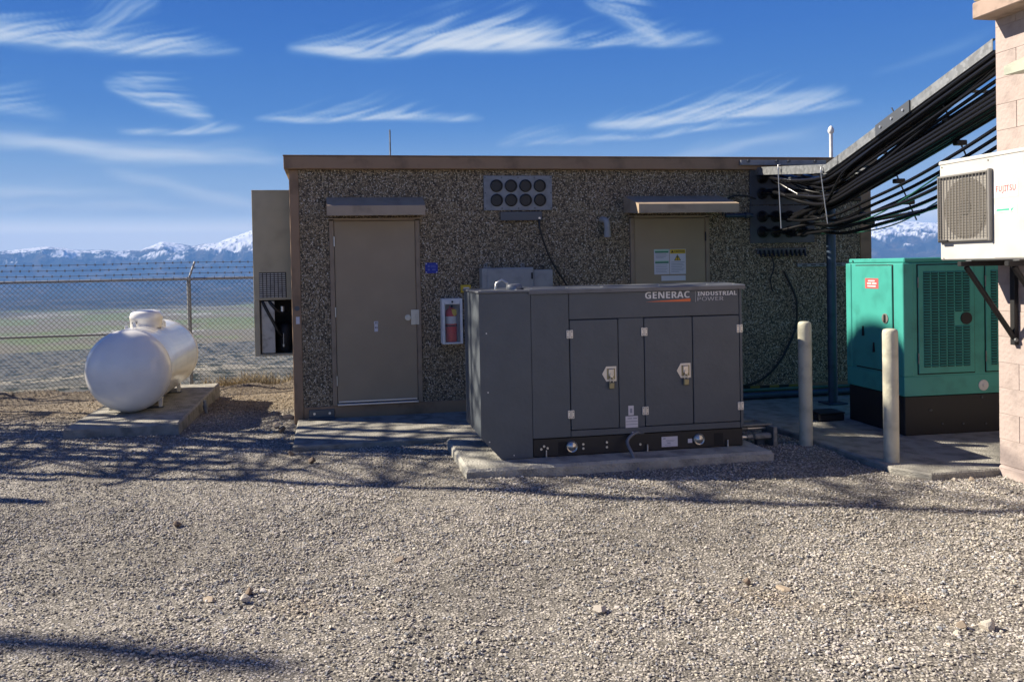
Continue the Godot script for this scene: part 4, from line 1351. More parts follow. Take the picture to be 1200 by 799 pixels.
	for k in 9:
		var y: float = [0.244, 0.228, 0.212, 0.196, 0.110, 0.088, 0.066, 0.046, 0.026][k]
		bx("printed_line", V(0.02, y, 0.0033), V([0.16, 0.17, 0.15, 0.12, 0.17, 0.16, 0.17, 0.15, 0.16][k], y + 0.005, 0.0038), 0.0, M.print_grey, s)
	s = thing("caution_sign", "yellow-headed caution sign with a warning triangle on the far brown door", "sign", V(4.504, 1.545, 0.0125))
	bx("panel", V(0, 0, 0), V(0.208, 0.306, 0.003), 0.001, M.sticker, s)
	bx("header", V(0.005, 0.250, 0.0032), V(0.203, 0.302, 0.0038), 0.0, M.yellow, s)
	put("header_triangle", MB.new().prism(PackedVector2Array([Vector2(0.016, 0.262), Vector2(0.052, 0.262), Vector2(0.034, 0.292)]), 0.0041, 0.0046).mesh(), M.print_black, s)
	lettering("lettering", "CAUTION", 0.024, 0.13, V(0.126, 0.277, 0.0043), Basis(), M.print_black, s, 0.8, 0.0006)
	put("warning_triangle", MB.new().prism(PackedVector2Array([Vector2(0.055, 0.165), Vector2(0.145, 0.165), Vector2(0.10, 0.24)]), 0.0032, 0.0038).mesh(), M.print_black, s)
	put("triangle_face", MB.new().prism(PackedVector2Array([Vector2(0.066, 0.171), Vector2(0.134, 0.171), Vector2(0.10, 0.229)]), 0.004, 0.0045).mesh(), M.yellow, s)
	put("triangle_symbol", MB.new().bar(V(0.10, 0.176, 0.0045), V(0.10, 0.205, 0.0045), 0.004, 6).disc(V(0.10, 0.208, 0.004), V(0, 0, 1), 0.009, 0.0016, 12).mesh(), M.print_black, s)
	for k in 7:
		var y: float = [0.142, 0.122, 0.104, 0.084, 0.064, 0.044, 0.026][k]
		bx("printed_line", V(0.018, y, 0.0033), V([0.19, 0.17, 0.185, 0.16, 0.19, 0.175, 0.12][k], y + 0.006, 0.0038), 0.0, M.print_grey, s)
	s = thing("blank_label", "plain pale strip label below the two signs on the far door", "label", V(4.392, 1.466, 0.0125))
	bx("panel", V(0, 0, 0), V(0.315, 0.062, 0.002), 0.0005, M.sticker, s)
	# the air conditioner hung on the end wall
	var a := thing("wall_air_conditioner", "tall tan air conditioner on the end wall with its lower side panel open", "air conditioner", V(0, 0.68, -0.5))
	put("cabinet", MB.new().box(V(-0.46, 0.66, -1.05), V(-0.002, 1.95, -0.012), 0.008).box(V(-0.46, 0.0, -1.05), V(-0.445, 0.658, -0.02), 0.003).box(V(-0.444, 0.0, -1.05), V(-0.002, 0.02, -0.02), 0.003).box(V(-0.444, 0.02, -1.05), V(-0.002, 0.658, -0.55), 0.003).mesh(), M.hvac, a)
	put("side_skin", MB.new().box(V(-0.462, 0.66, -0.0115), V(-0.002, 1.952, 0.0), 0.003).box(V(-0.462, 0.0, -0.0115), V(-0.40, 0.6595, 0.0), 0.002).box(V(-0.3995, 0.0, -0.0115), V(-0.002, 0.024, 0.0), 0.002).mesh(), M.hvac, a)
	bx("grille_back", V(-0.398, 0.685, 0.0003), V(-0.085, 0.985, 0.0012), 0.0, M.core, a)
	var gr := MB.new()
	for gc in 7:
		for r in 12:
			gr.box(V(-0.395 + gc * 0.044, 0.69 + r * 0.0245, 0.0014), V(-0.395 + gc * 0.044 + 0.034, 0.69 + r * 0.0245 + 0.014, 0.0045), 0.0)
	tag(put("vent_grille", gr.mesh(), M.foil, a), "", "", "", "stuff")
	bx("open_bay", V(-0.40, 0.025, -0.54), V(-0.003, 0.655, -0.53), 0.0, M.black, a)
	bx("inner_panel", V(-0.385, 0.03, -0.06), V(-0.23, 0.645, -0.04), 0.004, M.foil, a)
	put("refrigerant_pipe", MB.new().tube(smooth_path([V(-0.37, 0.65, -0.05), V(-0.33, 0.56, -0.03), V(-0.25, 0.40, -0.03), V(-0.19, 0.28, -0.04), V(-0.15, 0.24, -0.08)], 6), 0.018, 10).mesh(), M.rubber, a)
	put("refrigerant_pipe", MB.new().tube(smooth_path([V(-0.30, 0.65, -0.06), V(-0.24, 0.58, -0.04), V(-0.18, 0.52, -0.06), V(-0.08, 0.50, -0.1)], 6), 0.022, 10).mesh(), M.rubber, a)
	put("compressor", MB.new().lathe([Vector2(0.0, 0.03), Vector2(0.1, 0.03), Vector2(0.11, 0.05), Vector2(0.11, 0.30), Vector2(0.08, 0.37), Vector2(0.0, 0.39)], 24, Transform3D(Basis(), V(-0.12, 0, -0.25))).mesh(), M.black, a)
	put("valve", MB.new().bar(V(-0.14, 0.52, -0.05), V(-0.14, 0.58, -0.05), 0.022, 10).bar(V(-0.135, 0.1, -0.06), V(-0.135, 0.13, -0.06), 0.012, 8).bar(V(-0.135, 0.13, -0.06), V(-0.135, 0.26, -0.06), 0.004, 6).mesh(), M.alu, a)
	bx("bay_frame", V(-0.399, 0.024, -0.02), V(-0.39, 0.655, -0.003), 0.002, M.black, a)
	# rooftop mast
	var r := thing("roof_antenna", "slim grey whip antenna standing on the shelter roof", "antenna", V(1.27, 3.0, -1.8))
	put("mast", MB.new().bar(V(0, 0, 0), V(0, 0.565, 0), 0.011, 8).mesh(), M.galv, r)
	put("mount", MB.new().bar(V(0, 0, 0), V(0, 0.03, 0), 0.04, 12).mesh(), M.galv, r)
	r = thing("roof_antenna", "white rod antenna with bulbous tip rising behind the cable bridge", "antenna", V(7.36, 2.98, -1.0))
	put("mast", MB.new().bar(V(0, 0, 0), V(0, 0.50, 0), 0.024, 12).mesh(), M.white, r)
	put("tip", MB.new().lathe([Vector2(0.024, 0.0), Vector2(0.04, 0.02), Vector2(0.043, 0.05), Vector2(0.032, 0.085), Vector2(0.012, 0.11), Vector2(0.0, 0.115)], 20, Transform3D(Basis(), V(0, 0.46, 0))).mesh(), M.white, r)
	# wall cables and the low pipe on the right
	c = thing("wall_cable", "loose black cable looping down the wall behind the bollards", "cable", V(5.3, 0.0, 0.02))
	put("cable", MB.new().tube(smooth_path([V(0.72, 1.55, 0.0), V(0.84, 1.28, 0.02), V(0.87, 1.12, 0.03), V(0.84, 0.80, 0.02), V(0.62, 0.42, 0.03), V(0.35, 0.2, 0.04), V(0.05, 0.14, 0.06)], 8), 0.014, 8).mesh(), M.rubber, c)
	c = thing("wall_cable", "thin black cable hanging below the cable lugs", "cable", V(5.85, 1.75, 0.02))
	put("cable", MB.new().tube(smooth_path([V(0.0, 0.0, 0.0), V(0.02, -0.15, 0.02), V(-0.03, -0.3, 0.02), V(0.0, -0.45, 0.02)], 6), 0.009, 8).mesh(), M.rubber, c)
	c = thing("low_pipe", "dark pipe with green bands lying along the foot of the wall", "pipe", V(4.9, 0.05, 0.25))
	put("pipe", MB.new().bar(V(-0.1, 0, 0), V(2.0, 0, 0), 0.042, 14).mesh(), M.pipe_blue, c)
	put("pipe_line", MB.new().bar(V(-0.1, 0.055, -0.09), V(2.0, 0.05, -0.09), 0.02, 10).mesh(), M.green_patina, c)
	c = thing("hazard_strip", "black and yellow striped guard strip at the foot of the wall", "guard strip", V(5.0, 0.10, 0.03))
	for k in 9:
		bx("stripe", V(k * 0.13, 0, 0), V(k * 0.13 + 0.129, 0.035, 0.03), 0.002, M.yellow_dull if k % 2 == 0 else M.black, c)
	c = thing("wall_strut", "thin galvanised strut fixed level across the pebbled wall beside the green generator", "strut", V(6.2, 1.60, 0.001))
	bx("channel", V(0, 0, 0), V(0.8, 0.04, 0.03), 0.003, M.plate, c)
	for k in 6:
		bx("slot", V(0.06 + 0.12 * k, 0.012, 0.0305), V(0.13 + 0.12 * k, 0.028, 0.0315), 0.0, M.black, c)
	c = thing("junction_box", "flat dark box lying on the slab behind the shaded bollard", "box", V(5.42, 0.002, 1.62))
	bx("body", V(-0.03, 0, -0.12), V(0.26, 0.075, 0.12), 0.01, M.base_black, c)
	bx("lid", V(-0.035, 0.076, -0.125), V(0.265, 0.09, 0.125), 0.005, M.base_black, c)
	c = thing("conduit_stub", "short grey conduit crossing the wall to the feeder cable plates", "conduit", V(5.2, 2.25, 0.06))
	put("conduit", MB.new().bar(V(0.02, 0.0, 0), V(0.38, 0.0, 0), 0.025, 12).mesh(), M.pipe_blue, c)
	put("flange", MB.new().bar(V(0.28, 0.0, 0), V(0.33, 0.0, 0), 0.04, 12).mesh(), M.galv_dark, c)
	c = thing("wall_cable", "black cable running from the conduit stub up beside the entry plates", "cable", V(5.2, 2.25, 0.05))
	put("cable", MB.new().tube(smooth_path([V(-0.02, 0.0, 0.01), V(0.0, 0.14, 0.02), V(0.1, 0.23, 0.02), V(0.26, 0.24, 0.03), V(0.4, 0.2, 0.06)], 6), 0.012, 8).mesh(), M.rubber, c)


# ------------------------------------------------------------------ cable bridge
func run_y(z: float) -> float:
	# underside of the bridge's side rail
	if z < 1.52:
		return lerpf(2.755, 2.605, clampf(z / 1.52, 0, 1))
	return 2.605 + (z - 1.52) * 0.315

func cable_bridge() -> void:
	var b := thing("cable_bridge", "galvanised ladder bridge climbing from the shelter to the block building", "cable bridge", V(6.03, 2.6, 1.5))
	var o := b.position
	var h := 0.095
	for k in 2:
		var x: float = [5.64, 6.44][k]
		for seg in [[0.03, 1.515], [1.525, 3.80]]:
			var a := V(x, run_y(seg[0]), seg[0]) - o
			var e := V(x, run_y(seg[1]), seg[1]) - o
			var m := MB.new()
			# a channel: upright web with two flanges turned inwards
			var inw := 0.035 if k == 0 else -0.035
			m.quad(a, e, e + V(0, h, 0), a + V(0, h, 0), V(-inw, 0, 0))
			m.quad(a + V(signf(inw) * 0.004, 0, 0), e + V(signf(inw) * 0.004, 0, 0), e + V(signf(inw) * 0.004, h, 0), a + V(signf(inw) * 0.004, h, 0), V(inw, 0, 0))
			for y in [0.0, h - 0.004]:
				m.quad(a + V(0, y, 0), e + V(0, y, 0), e + V(inw, y, 0), a + V(inw, y, 0), V(0, -1, 0))
				m.quad(a + V(0, y + 0.004, 0), e + V(0, y + 0.004, 0), e + V(inw, y + 0.004, 0), a + V(inw, y + 0.004, 0), V(0, 1, 0))
			put("side_rail", m.mesh(), M.galv, b)
		if k == 0:
			# splice plate with bolts, elbow plate
			var z0 := 2.36
			var z1 := 2.84
			var sp := MB.new()
			sp.prism(PackedVector2Array([Vector2(z0, run_y(z0) - 0.006), Vector2(z1, run_y(z1) - 0.006), Vector2(z1, run_y(z1) + h + 0.006), Vector2(z0, run_y(z0) + h + 0.006)]), 0.0, 0.012, Transform3D(Basis(V(0, 0, 1), V(0, 1, 0), V(-1, 0, 0)), V(x - 0.001, 0, 0) - o))
			var pl := put("splice_plate", sp.mesh(), M.galv_dark, b)
			for z in [2.44, 2.60, 2.76]:
				put("bolt", MB.new().disc(V(x - 0.013, run_y(z) + 0.05, z) - o, V(-1, 0, 0), 0.013, 0.01, 8).mesh(), M.alu, pl)
			put("tie", MB.new().bar(V(x, run_y(2.62) + h, 2.62) - o, V(x - 0.01, run_y(2.62) + h + 0.05, 2.60) - o, 0.006, 6).mesh(), M.galv_dark, pl)
			put("elbow_plate", MB.new().prism(PackedVector2Array([Vector2(1.30, run_y(1.30) + 0.004), Vector2(1.52, 2.609), Vector2(1.74, run_y(1.74) + 0.004), Vector2(1.74, run_y(1.74) + h - 0.004), Vector2(1.52, 2.605 + h - 0.004), Vector2(1.30, run_y(1.30) + h - 0.004)]), 0.0, 0.006, Transform3D(Basis(V(0, 0, 1), V(0, 1, 0), V(-1, 0, 0)), V(x - 0.001, 0, 0) - o)).mesh(), M.galv, b)
	var z := 0.15
	while z < 3.75:
		put("rung", MB.new().box(V(5.646, run_y(z) + 0.012, z - 0.02) - o, V(6.434, run_y(z) + 0.032, z + 0.02) - o, 0.003).mesh(), M.galv_dark, b)
		z += 0.60
	var post := thing("support_post", "blue-grey steel post holding up the cable bridge", "post", V(6.18, 0.004, 0.77))
	put("shaft", MB.new().bar(V(0, 0.01, 0), V(0, 2.68, 0), 0.052, 20).mesh(), M.pipe_blue, post)
	put("base_plate", MB.new().box(V(-0.12, 0, -0.12), V(0.12, 0.014, 0.12), 0.004).mesh(), M.pipe_blue, post)
	put("cross_arm", MB.new().box(V(-0.52, 2.60, -0.025), V(0.24, 2.64, 0.025), 0.004).mesh(), M.galv_dark, post)
	var st := thing("fascia_strut", "blue-grey strut channel bolted along the fascia above the bridge end", "strut", V(5.4, 2.862, 0.088))
	bx("channel", V(0, 0, 0), V(1.15, 0.062, 0.041), 0.003, M.plate, st)
	for x in [0.10, 0.48, 0.64, 1.0]:
		put("bolt", MB.new().disc(V(x, 0.05, 0.041), V(0, 0, 1), 0.018, 0.014, 8).mesh(), M.galv_dark, st)

	# feeder cables: out of the ports, up under the bridge, each in its own lane
	var rng := RandomNumberGenerator.new()
	rng.seed = 77
	var cols := [5.737, 5.92, 6.106, 6.29]
	var rows := [2.717, 2.522, 2.236, 2.045]
	# [column, row, lane x, drop below rail at the elbow, drop at the far end, radius, tier]
	var runs := []
	for k in 10:
		runs.append([k % 4, 0, 5.665 + 0.034 * (k % 5), 0.022 + 0.045 * (k / 5) + 0.006 * (k % 2), 0.022 + 0.047 * (k / 5) + 0.008 * (k % 2), 0.022, 0])
	for k in 4:
		runs.append([(k + 1) % 4, 0, 5.70 + 0.05 * k, 0.145 + 0.035 * (k % 2), 0.16 + 0.03 * k, 0.0165, 1])
	for k in 12:
		runs.append([k % 4, 1 + k % 2, 5.70 + 0.05 * (k % 4), 0.23 + 0.040 * (k / 4), 0.32 + 0.040 * (k / 4) + 0.01 * (k % 2), 0.024, 2])
	for k in 3:
		runs.append([k % 4, 2, 5.74 + 0.06 * k, 0.42 + 0.05 * k, 0.57 + 0.045 * k, 0.0165, 3])
	for k in 4:
		runs.append([k, 3, 5.72 + 0.07 * k, 0.50 + 0.05 * (k % 3), 0.80 + 0.055 * k, 0.018, 4])
	for k in 6:
		runs.append([(k * 3) % 4, k % 4, 5.72 + 0.03 * (k % 4), 0.10 + 0.05 * k, 0.03 + 0.03 * (k / 2) if k % 2 == 0 else 0.34 + 0.025 * (k / 2), 0.017, 2])
	for r in runs:
		var px: float = cols[r[0]] + rng.randf_range(-0.025, 0.025)
		var py: float = rows[r[1]] + rng.randf_range(-0.025, 0.025)
		var lx: float = r[2]
		var j := rng.randf_range(-0.012, 0.012)
		var sag: float = [0.0, 0.01, 0.015, 0.07, 0.10][r[6]]
		var y1: float = run_y(1.5) - r[3]
		var pts := [V(px, py, 0.03), V(px, py + 0.004, 0.20), V(lerpf(px, lx, 0.25) + rng.randf_range(-0.06, 0.06), lerpf(py, y1, 0.12) - rng.randf_range(0.0, 0.07), 0.50), V(lerpf(px, lx, 0.8) + rng.randf_range(-0.05, 0.05), lerpf(py, y1, 0.62) - rng.randf_range(-0.03, 0.09), 0.98), V(lx + j, y1 - sag * 0.4, 1.5)]
		for z2 in [2.1, 2.7, 3.3, 3.82]:
			var u: float = (z2 - 1.5) / 2.32
			pts.append(V(lx + j * (1 - u), run_y(z2) - lerpf(r[3], r[4], u) - sag * sin(PI * u), z2))
		var label: String = ["black feeder cable packed tight under the bridge rail", "slim black cable in the small group just below the rail bundle", "thick black cable in the heavy middle bundle under the bridge", "slim black cable sagging below the heavy middle bundle", "lowest drooping black cable between the shelter and block building"][r[6]]
		var c := thing("feeder_cable", label, "cable", pts[0], 0.0, ["cables under the bridge rail", "small group of cables below the rail", "heavy middle bundle of cables", "sagging cables below the middle bundle", "lowest drooping cables of the bridge"][r[6]])
		var loc := []
		for q in pts:
			loc.append(q - pts[0])
		put("jacket", MB.new().tube(smooth_path(loc, 5), r[5], 8).mesh(), M.cable, c)
	for k in 2:
		var pts := [V(6.2, 2.0, 0.3), V(5.95, 1.98, 1.0), V(5.8 + 0.2 * k, 2.02 - 0.05 * k, 1.5), V(5.8 + 0.2 * k, 2.14 - 0.10 * k, 2.2), V(5.8 + 0.2 * k, 2.42 - 0.12 * k, 3.0), V(5.8 + 0.2 * k, 2.72 - 0.12 * k, 3.82)]
		var c := thing("green_wire", "thin green ground wire strung below the black cables", "cable", pts[0], 0.0, "thin green ground wires")
		var loc := []
		for q in pts:
			loc.append(q - pts[0])
		put("jacket", MB.new().tube(smooth_path(loc, 6), 0.007, 6).mesh(), M.green_wire, c)
	# a lone cable rising across the rail bundle
	var lone := thing("feeder_cable", "single black cable curving up from the port bundle into the rail bundle", "cable", V(5.66, 2.2, 1.4))
	put("jacket", MB.new().tube(smooth_path([V(0.04, 0.0, -0.1), V(0.0, 0.16, 0.16), V(-0.005, 0.38, 0.40), V(-0.005, 0.52, 0.75), V(-0.005, 0.62, 1.05)], 6), 0.014, 8).mesh(), M.cable, lone)
	# hanger rods with clamp blocks
	for k in 3:
		var z2: float = [1.62, 2.30, 3.10][k]
		var hg := thing("cable_hanger", ["threaded hanger rod with clamps nearest the shelter wall", "threaded hanger rod with clamp blocks halfway along the cable bridge", "threaded hanger rod with clamp blocks nearest the block building"][k], "cable hanger", V(5.72, run_y(z2), z2))
		var low := V(0.30, [-0.62, -0.80, -0.80][k], 0.12)
		put("rod", MB.new().bar(V(0, 0.02, 0), low, 0.007, 6).mesh(), M.galv_dark, hg)
		for u in [0.25, 0.36, 0.52, 0.78, 0.92]:
			put("clamp", MB.new().box(low * u + V(-0.05, -0.022, -0.035), low * u + V(0.05, 0.022, 0.035), 0.008).mesh(), M.rubber, hg)
	# two thin rods down over the ports
	for k in 2:
		var hg := thing("cable_hanger", ["thin bright hanger rod hooked over the rail above the ports", "thin bright hanger rod hooked over the elbow of the rail"][k], "cable hanger", V([5.63, 5.63][k], 2.78 - 0.13 * k, [0.62, 1.48][k]))
		put("rod", MB.new().tube(PackedVector3Array([V(0.01, 0.03, 0), V(-0.02, 0.02, 0), V(-0.02, -0.05, 0.0), V(-0.01 + 0.04 * k, [-0.72, -0.58][k], 0.03)]), 0.0065, 6).mesh(), M.steel, hg)
		put("nut", MB.new().bar(V(-0.02, -0.03, 0), V(-0.02, -0.01, 0), 0.016, 6).mesh(), M.alu, hg)


# ------------------------------------------------------------------ outdoor unit on the block building
func outdoor_unit() -> void:
	var a := thing("outdoor_unit", "white outdoor air conditioning unit with round fan grille on wall brackets", "air conditioner", V(5.2, 1.656, 3.735))
	var w := 0.90
	var h := 0.785
	# local: x = 0 the fan face looking to -x, z along the face
	bx("casing", V(0, 0.006, 0), V(0.32, h - 0.004, w), 0.010, M.ac, a)
	bx("top_cover", V(-0.006, h - 0.030, -0.005), V(0.326, h + 0.004, w + 0.005), 0.008, M.ac, a)
	bx("service_panel", V(-0.0035, 0.02, 0.553), V(-0.0005, h - 0.034, w - 0.004), 0.001, M.ac, a)
	var f := put("fan_recess", MB.new().disc(V(-0.0008, 0.40, 0.285), V(-1, 0, 0), 0.232, 0.0016, 40).mesh(), M.fan, a)
	bx("recess_panel", V(-0.0022, 0.165, 0.02), V(-0.0003, 0.655, 0.515), 0.0, M.ac_grille, f)
	put("fan_ring", MB.new().disc(V(-0.0028, 0.41, 0.275), V(-1, 0, 0), 0.222, 0.002, 40).mesh(), M.fan, f)
	var hb := put("fan_hub", MB.new().disc(V(-0.005, 0.41, 0.275), V(-1, 0, 0), 0.06, 0.004, 24).mesh(), M.fan, f)
	var bl := MB.new()
	for k in 3:
		var t := TAU * k / 3.0
		var e := V(0, cos(t), sin(t))
		var s := V(0, -sin(t), cos(t))
		bl.quad(V(-0.0062, 0.41, 0.275) + e * 0.05 - s * 0.03, V(-0.0062, 0.41, 0.275) + e * 0.20 - s * 0.09, V(-0.0075, 0.41, 0.275) + e * 0.21 + s * 0.05, V(-0.0075, 0.41, 0.275) + e * 0.05 + s * 0.03, V(-1, 0, 0))
	put("fan_blades", bl.mesh(), M.fan, f)
	var g := put("grille_frame", MB.new().box(V(-0.03, 0.15, 0.008), V(-0.001, 0.168, 0.52), 0.004).box(V(-0.03, 0.651, 0.008), V(-0.001, 0.668, 0.52), 0.004).box(V(-0.034, 0.145, 0.521), V(-0.001, 0.675, 0.545), 0.005).box(V(-0.03, 0.169, 0.008), V(-0.001, 0.650, 0.02), 0.004).mesh(), M.ac_frame, a)
	for k in 15:
		var z := 0.04 + k * 0.0335
		put("grille_bar", MB.new().bar(V(-0.026, 0.168, z), V(-0.026, 0.652, z), 0.003, 5).mesh(), M.ac_grille, g)
	for k in 23:
		var y := 0.18 + k * 0.0205
		put("grille_bar", MB.new().bar(V(-0.022, y, 0.018), V(-0.022, y, 0.522), 0.0018, 4).mesh(), M.ac_grille, g)
	put("frame_clip", MB.new().box(V(-0.045, 0.146, 0.03), V(-0.031, 0.166, 0.13), 0.004).mesh(), M.black, g)
	var left := Basis(V(0, 0, 1), V(0, 1, 0), V(-1, 0, 0))
	var s := bx("brand_label", V(-0.0048, 0.455, 0.558), V(-0.0038, 0.565, 0.775), 0.0, M.pale, a)
	lettering("lettering", "FUJITSU", 0.056, 0.178, V(-0.0052, 0.512, 0.664), left, M.red_print, s, 0.8, 0.0006)
	s = bx("small_label", V(-0.0048, 0.335, 0.558), V(-0.0038, 0.405, 0.765), 0.0, M.pale, a)
	put("swoosh_mark", MB.new().prism(PackedVector2Array([Vector2(0.05, 0.365), Vector2(0.085, 0.382), Vector2(0.06, 0.348)]), 0.0, 0.0006, Transform3D(left, V(-0.0049, 0, 0.655))).mesh(), M.green_print, s)
	put("printed_words", MB.new().prism(PackedVector2Array([Vector2(-0.08, 0.358), Vector2(-0.07, 0.372), Vector2(0.04, 0.372), Vector2(0.04, 0.358)]), 0.0, 0.0006, Transform3D(left, V(-0.0049, 0, 0.655))).mesh(), M.green_print, s)
	bx("printed_line", V(-0.0055, 0.342, 0.585), V(-0.0049, 0.347, 0.73), 0.0, M.print_grey, s)
	for q in [[h - 0.045, 0.03], [h - 0.045, 0.5], [0.02, 0.04]]:
		put("screw", MB.new().disc(V(0.0, q[0], q[1]), V(-1, 0, 0), 0.007, 0.003, 8).mesh(), M.ac_frame, a)
	for k in 2:
		var z: float = [4.02, 4.47][k]
		var b := thing("wall_bracket", ["black angle bracket carrying the far end of the white outdoor unit", "black angle bracket carrying the near end of the white outdoor unit"][k], "bracket", V(5.63, 1.0, z), 0.0, "brackets under the outdoor unit")
		put("arm", MB.new().box(V(-0.50, 0.615, -0.02), V(-0.042, 0.652, 0.02), 0.003).mesh(), M.black, b)
		put("upright", MB.new().box(V(-0.040, 0.0, -0.022), V(-0.001, 0.655, 0.022), 0.003).mesh(), M.black, b)
		var dxf := Transform3D(Basis(V(0, 0, 1), atan2(0.54, 0.40) - PI / 2 + 1.84), V(-0.03, 0.05, 0.0))
		put("brace", MB.new().tube(PackedVector3Array([V(-0.03, 0.06, 0), V(-0.44, 0.612, 0)]), 0.024, 4).mesh(), M.black, b)
		put("bolt", MB.new().disc(V(-0.03, 0.04, 0.022), V(0, 0, 1), 0.015, 0.012, 8).disc(V(-0.02, 0.55, 0.022), V(0, 0, 1), 0.012, 0.012, 8).mesh(), M.galv, b)
		put("rail_pad", MB.new().box(V(-0.42, 0.6525, -0.03), V(-0.10, 0.6585, 0.03), 0.002).mesh(), M.galv, b)


# ------------------------------------------------------------------ rocks, dry grass
func rock_mesh(sd: int, detail := 2) -> ArrayMesh:
	var rng := RandomNumberGenerator.new()
	rng.seed = sd
	var sph := SphereMesh.new()
	sph.radial_segments = 6 + detail * 3
	sph.rings = 3 + detail * 2
	sph.radius = 0.5
	sph.height = 1.0
	var arr := sph.get_mesh_arrays()
	var vs: PackedVector3Array = arr[Mesh.ARRAY_VERTEX]
	var ids: PackedInt32Array = arr[Mesh.ARRAY_INDEX]
	var cuts := []
	for k in 13:
		cuts.append([V(rng.randf_range(-1, 1), rng.randf_range(-1, 1), rng.randf_range(-1, 1)).normalized(), rng.randf_range(0.22, 0.40)])
	for i in vs.size():
		var p := vs[i]
		for q in cuts:
			var e: float = p.dot(q[0]) - q[1]
			if e > 0.0:
				p -= q[0] * e
		vs[i] = p
	var s := MB.new()
	for i in range(0, ids.size(), 3):
		var a := vs[ids[i]]
		var b := vs[ids[i + 1]]
		var c := vs[ids[i + 2]]
		if (b - a).cross(c - a).length() > 1e-6:
			s.tri(a, b, c, a + b + c)
	return s.mesh()

func small_things() -> void:
	var warm := worn(Color(0.42, 0.34, 0.25), 0.9, 0.0, 0.2, 0.7, 95, 2.0)
	var pale := worn(Color(0.50, 0.45, 0.38), 0.9, 0.0, 0.2, 0.7, 96, 2.0)
	var brown := worn(Color(0.20, 0.15, 0.11), 0.95, 0.0, 0.2, 0.6, 97, 2.0)
	var list := [
		[-0.07, 5.09, V(0.075, 0.055, 0.055), pale, "pale lumpy stone beside a darker one in the near gravel"], [-0.055, 5.0, V(0.07, 0.06, 0.05), brown, "dark brown stone touching a pale one in the near gravel"],
		[-0.25, 5.05, V(0.10, 0.035, 0.05), warm, "long flat buff stone beside the paired stones"], [1.69, 5.65, V(0.11, 0.065, 0.075), pale, "cream stone lying alone in the middle foreground gravel"],
		[3.41, 6.21, V(0.085, 0.075, 0.07), pale, "rounded cream stone lying nearest the block building corner"], [3.29, 6.19, V(0.075, 0.055, 0.06), warm, "tan stone just beside the rounded cream one"],
		[-0.42, 5.62, V(0.06, 0.05, 0.05), pale, "small grey stone at the edge of the pole shadow"], [-0.64, 3.70, V(0.07, 0.06, 0.06), brown, "dark clod standing out in the sunlit middle gravel"],
		[0.78, 4.63, V(0.10, 0.03, 0.06), warm, "flat ochre stone in the sunlit gravel"], [2.72, 5.60, V(0.13, 0.03, 0.07), warm, "broad flat orange stone in the foreground gravel"], [2.58, 5.48, V(0.06, 0.05, 0.05), brown, "brown pebble beside the broad orange stone"],
		[5.28, 3.95, V(0.07, 0.05, 0.05), warm, "tan stone at the slab corner beside the block wall"], [5.15, 3.93, V(0.05, 0.045, 0.04), pale, "pale stone on the slab corner by the block wall"],
		[-0.12, 0.42, V(0.16, 0.10, 0.12), brown, "dark clod against the corner of the shelter step"], [-0.20, 0.15, V(0.13, 0.09, 0.11), warm, "tan rock by the foot of the shelter corner"], [0.22, 1.95, V(0.12, 0.08, 0.09), brown, "brown clod in the shade streaks before the step"], [0.02, 1.55, V(0.10, 0.07, 0.08), brown, "rough clod beside the step slab front corner"], [-0.10, -0.35, V(0.14, 0.10, 0.10), warm, "buff rock beside the shelter corner near the tank"]]
	for k in list.size():
		var q = list[k]
		var r := thing("rock", q[4], "rock", V(q[0], ground_y(q[0], q[1]) + q[2].y * 0.28, q[1]), k * 1.3)
		put("stone", rock_mesh(300 + k, 3), q[3], r, Transform3D(Basis.from_scale(q[2] * 0.95), Vector3.ZERO))
	# bleached grass along the fence
	var rng := RandomNumberGenerator.new()
	rng.seed = 41
	var s := MB.new()
	s.colored = true
	for t in 150:
		var cx := rng.randf_range(-1.75, 0.3) if t < 150 else rng.randf_range(-6.0, 0.3)
		var cz := -4.12 - rng.randf() * 0.75
		var hgt := rng.randf_range(0.10, 0.30) if t < 150 else rng.randf_range(0.05, 0.14)
		for k in 26:
			var a := rng.randf() * TAU
			var lean := rng.randf() * 0.75
			var base := V(cx + rng.randf_range(-0.08, 0.08), ground_y(cx, cz) - 0.02, cz + rng.randf_range(-0.06, 0.06))
			var tip := base + V(cos(a) * lean, 1.0, sin(a) * lean).normalized() * hgt * rng.randf_range(0.5, 1.1)
			var wv := V(-sin(a), 0, cos(a)) * 0.004
			var br := rng.randf_range(0.7, 1.5)
			s.tint = Color(br, br * 0.97, br * 0.93)
			var midp := base.lerp(tip, 0.5) + V(0, 0.02, 0)
			s.quad(base - wv, base + wv, midp + wv * 0.8, midp - wv * 0.8, V(0, 0.3, 1))
			s.tri(midp - wv * 0.8, midp + wv * 0.8, tip, V(0, 0.3, 1))
	tag(put("dry_grass", s.mesh(), M.grass, self), "bleached dry grass growing along the foot of the fence", "grass", "", "stuff")


# ------------------------------------------------------------------ loose stones
func blocked(x: float, z: float) -> bool:
	if z < 1.42 and x > 0.02:
		return true
	if x > 1.46 and x < 4.19 and z > 1.65 and z < 2.98:
		return true
	if x > 4.83 and z < 3.87:
		return true
	if x > 5.62:
		return true
	if x > -2.40 and x < -1.19 and z < 0.2 and z > -3.05:
		return true
	return false

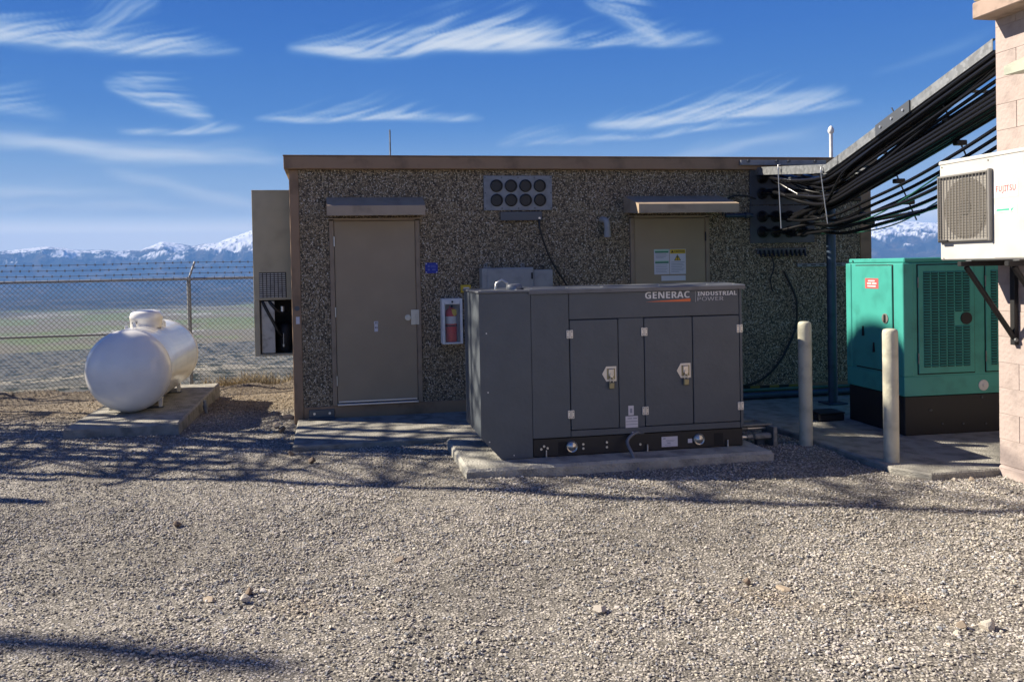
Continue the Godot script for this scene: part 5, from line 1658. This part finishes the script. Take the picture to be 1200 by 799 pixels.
func gravel() -> void:
	var rng := RandomNumberGenerator.new()
	rng.seed = 2024
	var tone := noise(FastNoiseLite.TYPE_SIMPLEX, 0.5, 14, 4)
	var size := noise(FastNoiseLite.TYPE_SIMPLEX, 0.8, 15, 3)
	var root := Node3D.new()
	root.name = "gravel"
	add_child(root)
	tag(root, "loose crushed grey stone spread over the yard", "gravel", "", "stuff")
	var xf: Array = [[], [], [], []]
	var co: Array = [[], [], [], []]
	var z := 6.75
	while z > -4.3:
		# per square metre; fewer where they are too small to tell apart
		var dens := 4300.0 if z > 3.2 else (3000.0 if z > 1.2 else 1000.0)
		var x0 := 0.4 - 0.40 * (9.9 - z)
		var x1 := minf(5.7, 0.4 + 1.0 * (9.9 - z))
		if z < 0.0:
			x1 = 0.1
		var dz := 0.05
		var n := int(dens * dz * (x1 - x0))
		for k in n:
			var x := rng.randf_range(x0, x1)
			var zz := z - rng.randf() * dz
			var u := rng.randf()
			if blocked(x, zz):
				continue
			var t := ground_tint(x, zz, tone)
			if size.get_noise_2d(x * 0.45 + 50.0, zz * 0.8) > 0.12 and u < 0.45:
				continue
			if t.b < t.r * 0.72 and u < 0.5:
				continue
			var s := 0.0082 + 0.0118 * pow(rng.randf(), 1.8) + 0.004 * size.get_noise_2d(x, zz)
			if u > 0.985:
				s *= 1.5
			if z < 1.2:
				s *= 1.25
			var b := Basis.from_euler(V(rng.randf_range(-0.5, 0.5), rng.randf() * TAU, rng.randf_range(-0.5, 0.5))) * Basis.from_scale(V(s * rng.randf_range(1.1, 1.8), s * rng.randf_range(0.55, 0.95), s * rng.randf_range(0.9, 1.35)))
			var v := rng.randi() % 4
			xf[v].append(Transform3D(b, V(x, ground_y(x, zz) + s * 0.22, zz)))
			var g := 0.28 + 0.30 * pow(rng.randf(), 1.3)
			if rng.randf() < 0.16:
				g *= 0.5
			elif rng.randf() < 0.04:
				g *= 1.25
			var warm := rng.randf()
			var c := Color(g * 1.02, g * (0.950 - 0.025 * warm), g * (0.915 - 0.17 * warm)) if rng.randf() > 0.14 else Color(g * 0.62, g * 0.64, g * 0.68)
			co[v].append(Color(c.r * t.r, c.g * t.g, c.b * t.b))
		z -= dz
	for v in 4:
		var mm := MultiMesh.new()
		mm.transform_format = MultiMesh.TRANSFORM_3D
		mm.use_colors = true
		mm.mesh = rock_mesh(500 + v, 0)
		mm.instance_count = xf[v].size()
		for k in xf[v].size():
			mm.set_instance_transform(k, xf[v][k])
			mm.set_instance_color(k, co[v][k])
		var o := MultiMeshInstance3D.new()
		o.name = numbered("loose_stones", root)
		o.multimesh = mm
		o.material_override = M.stone
		root.add_child(o, true)
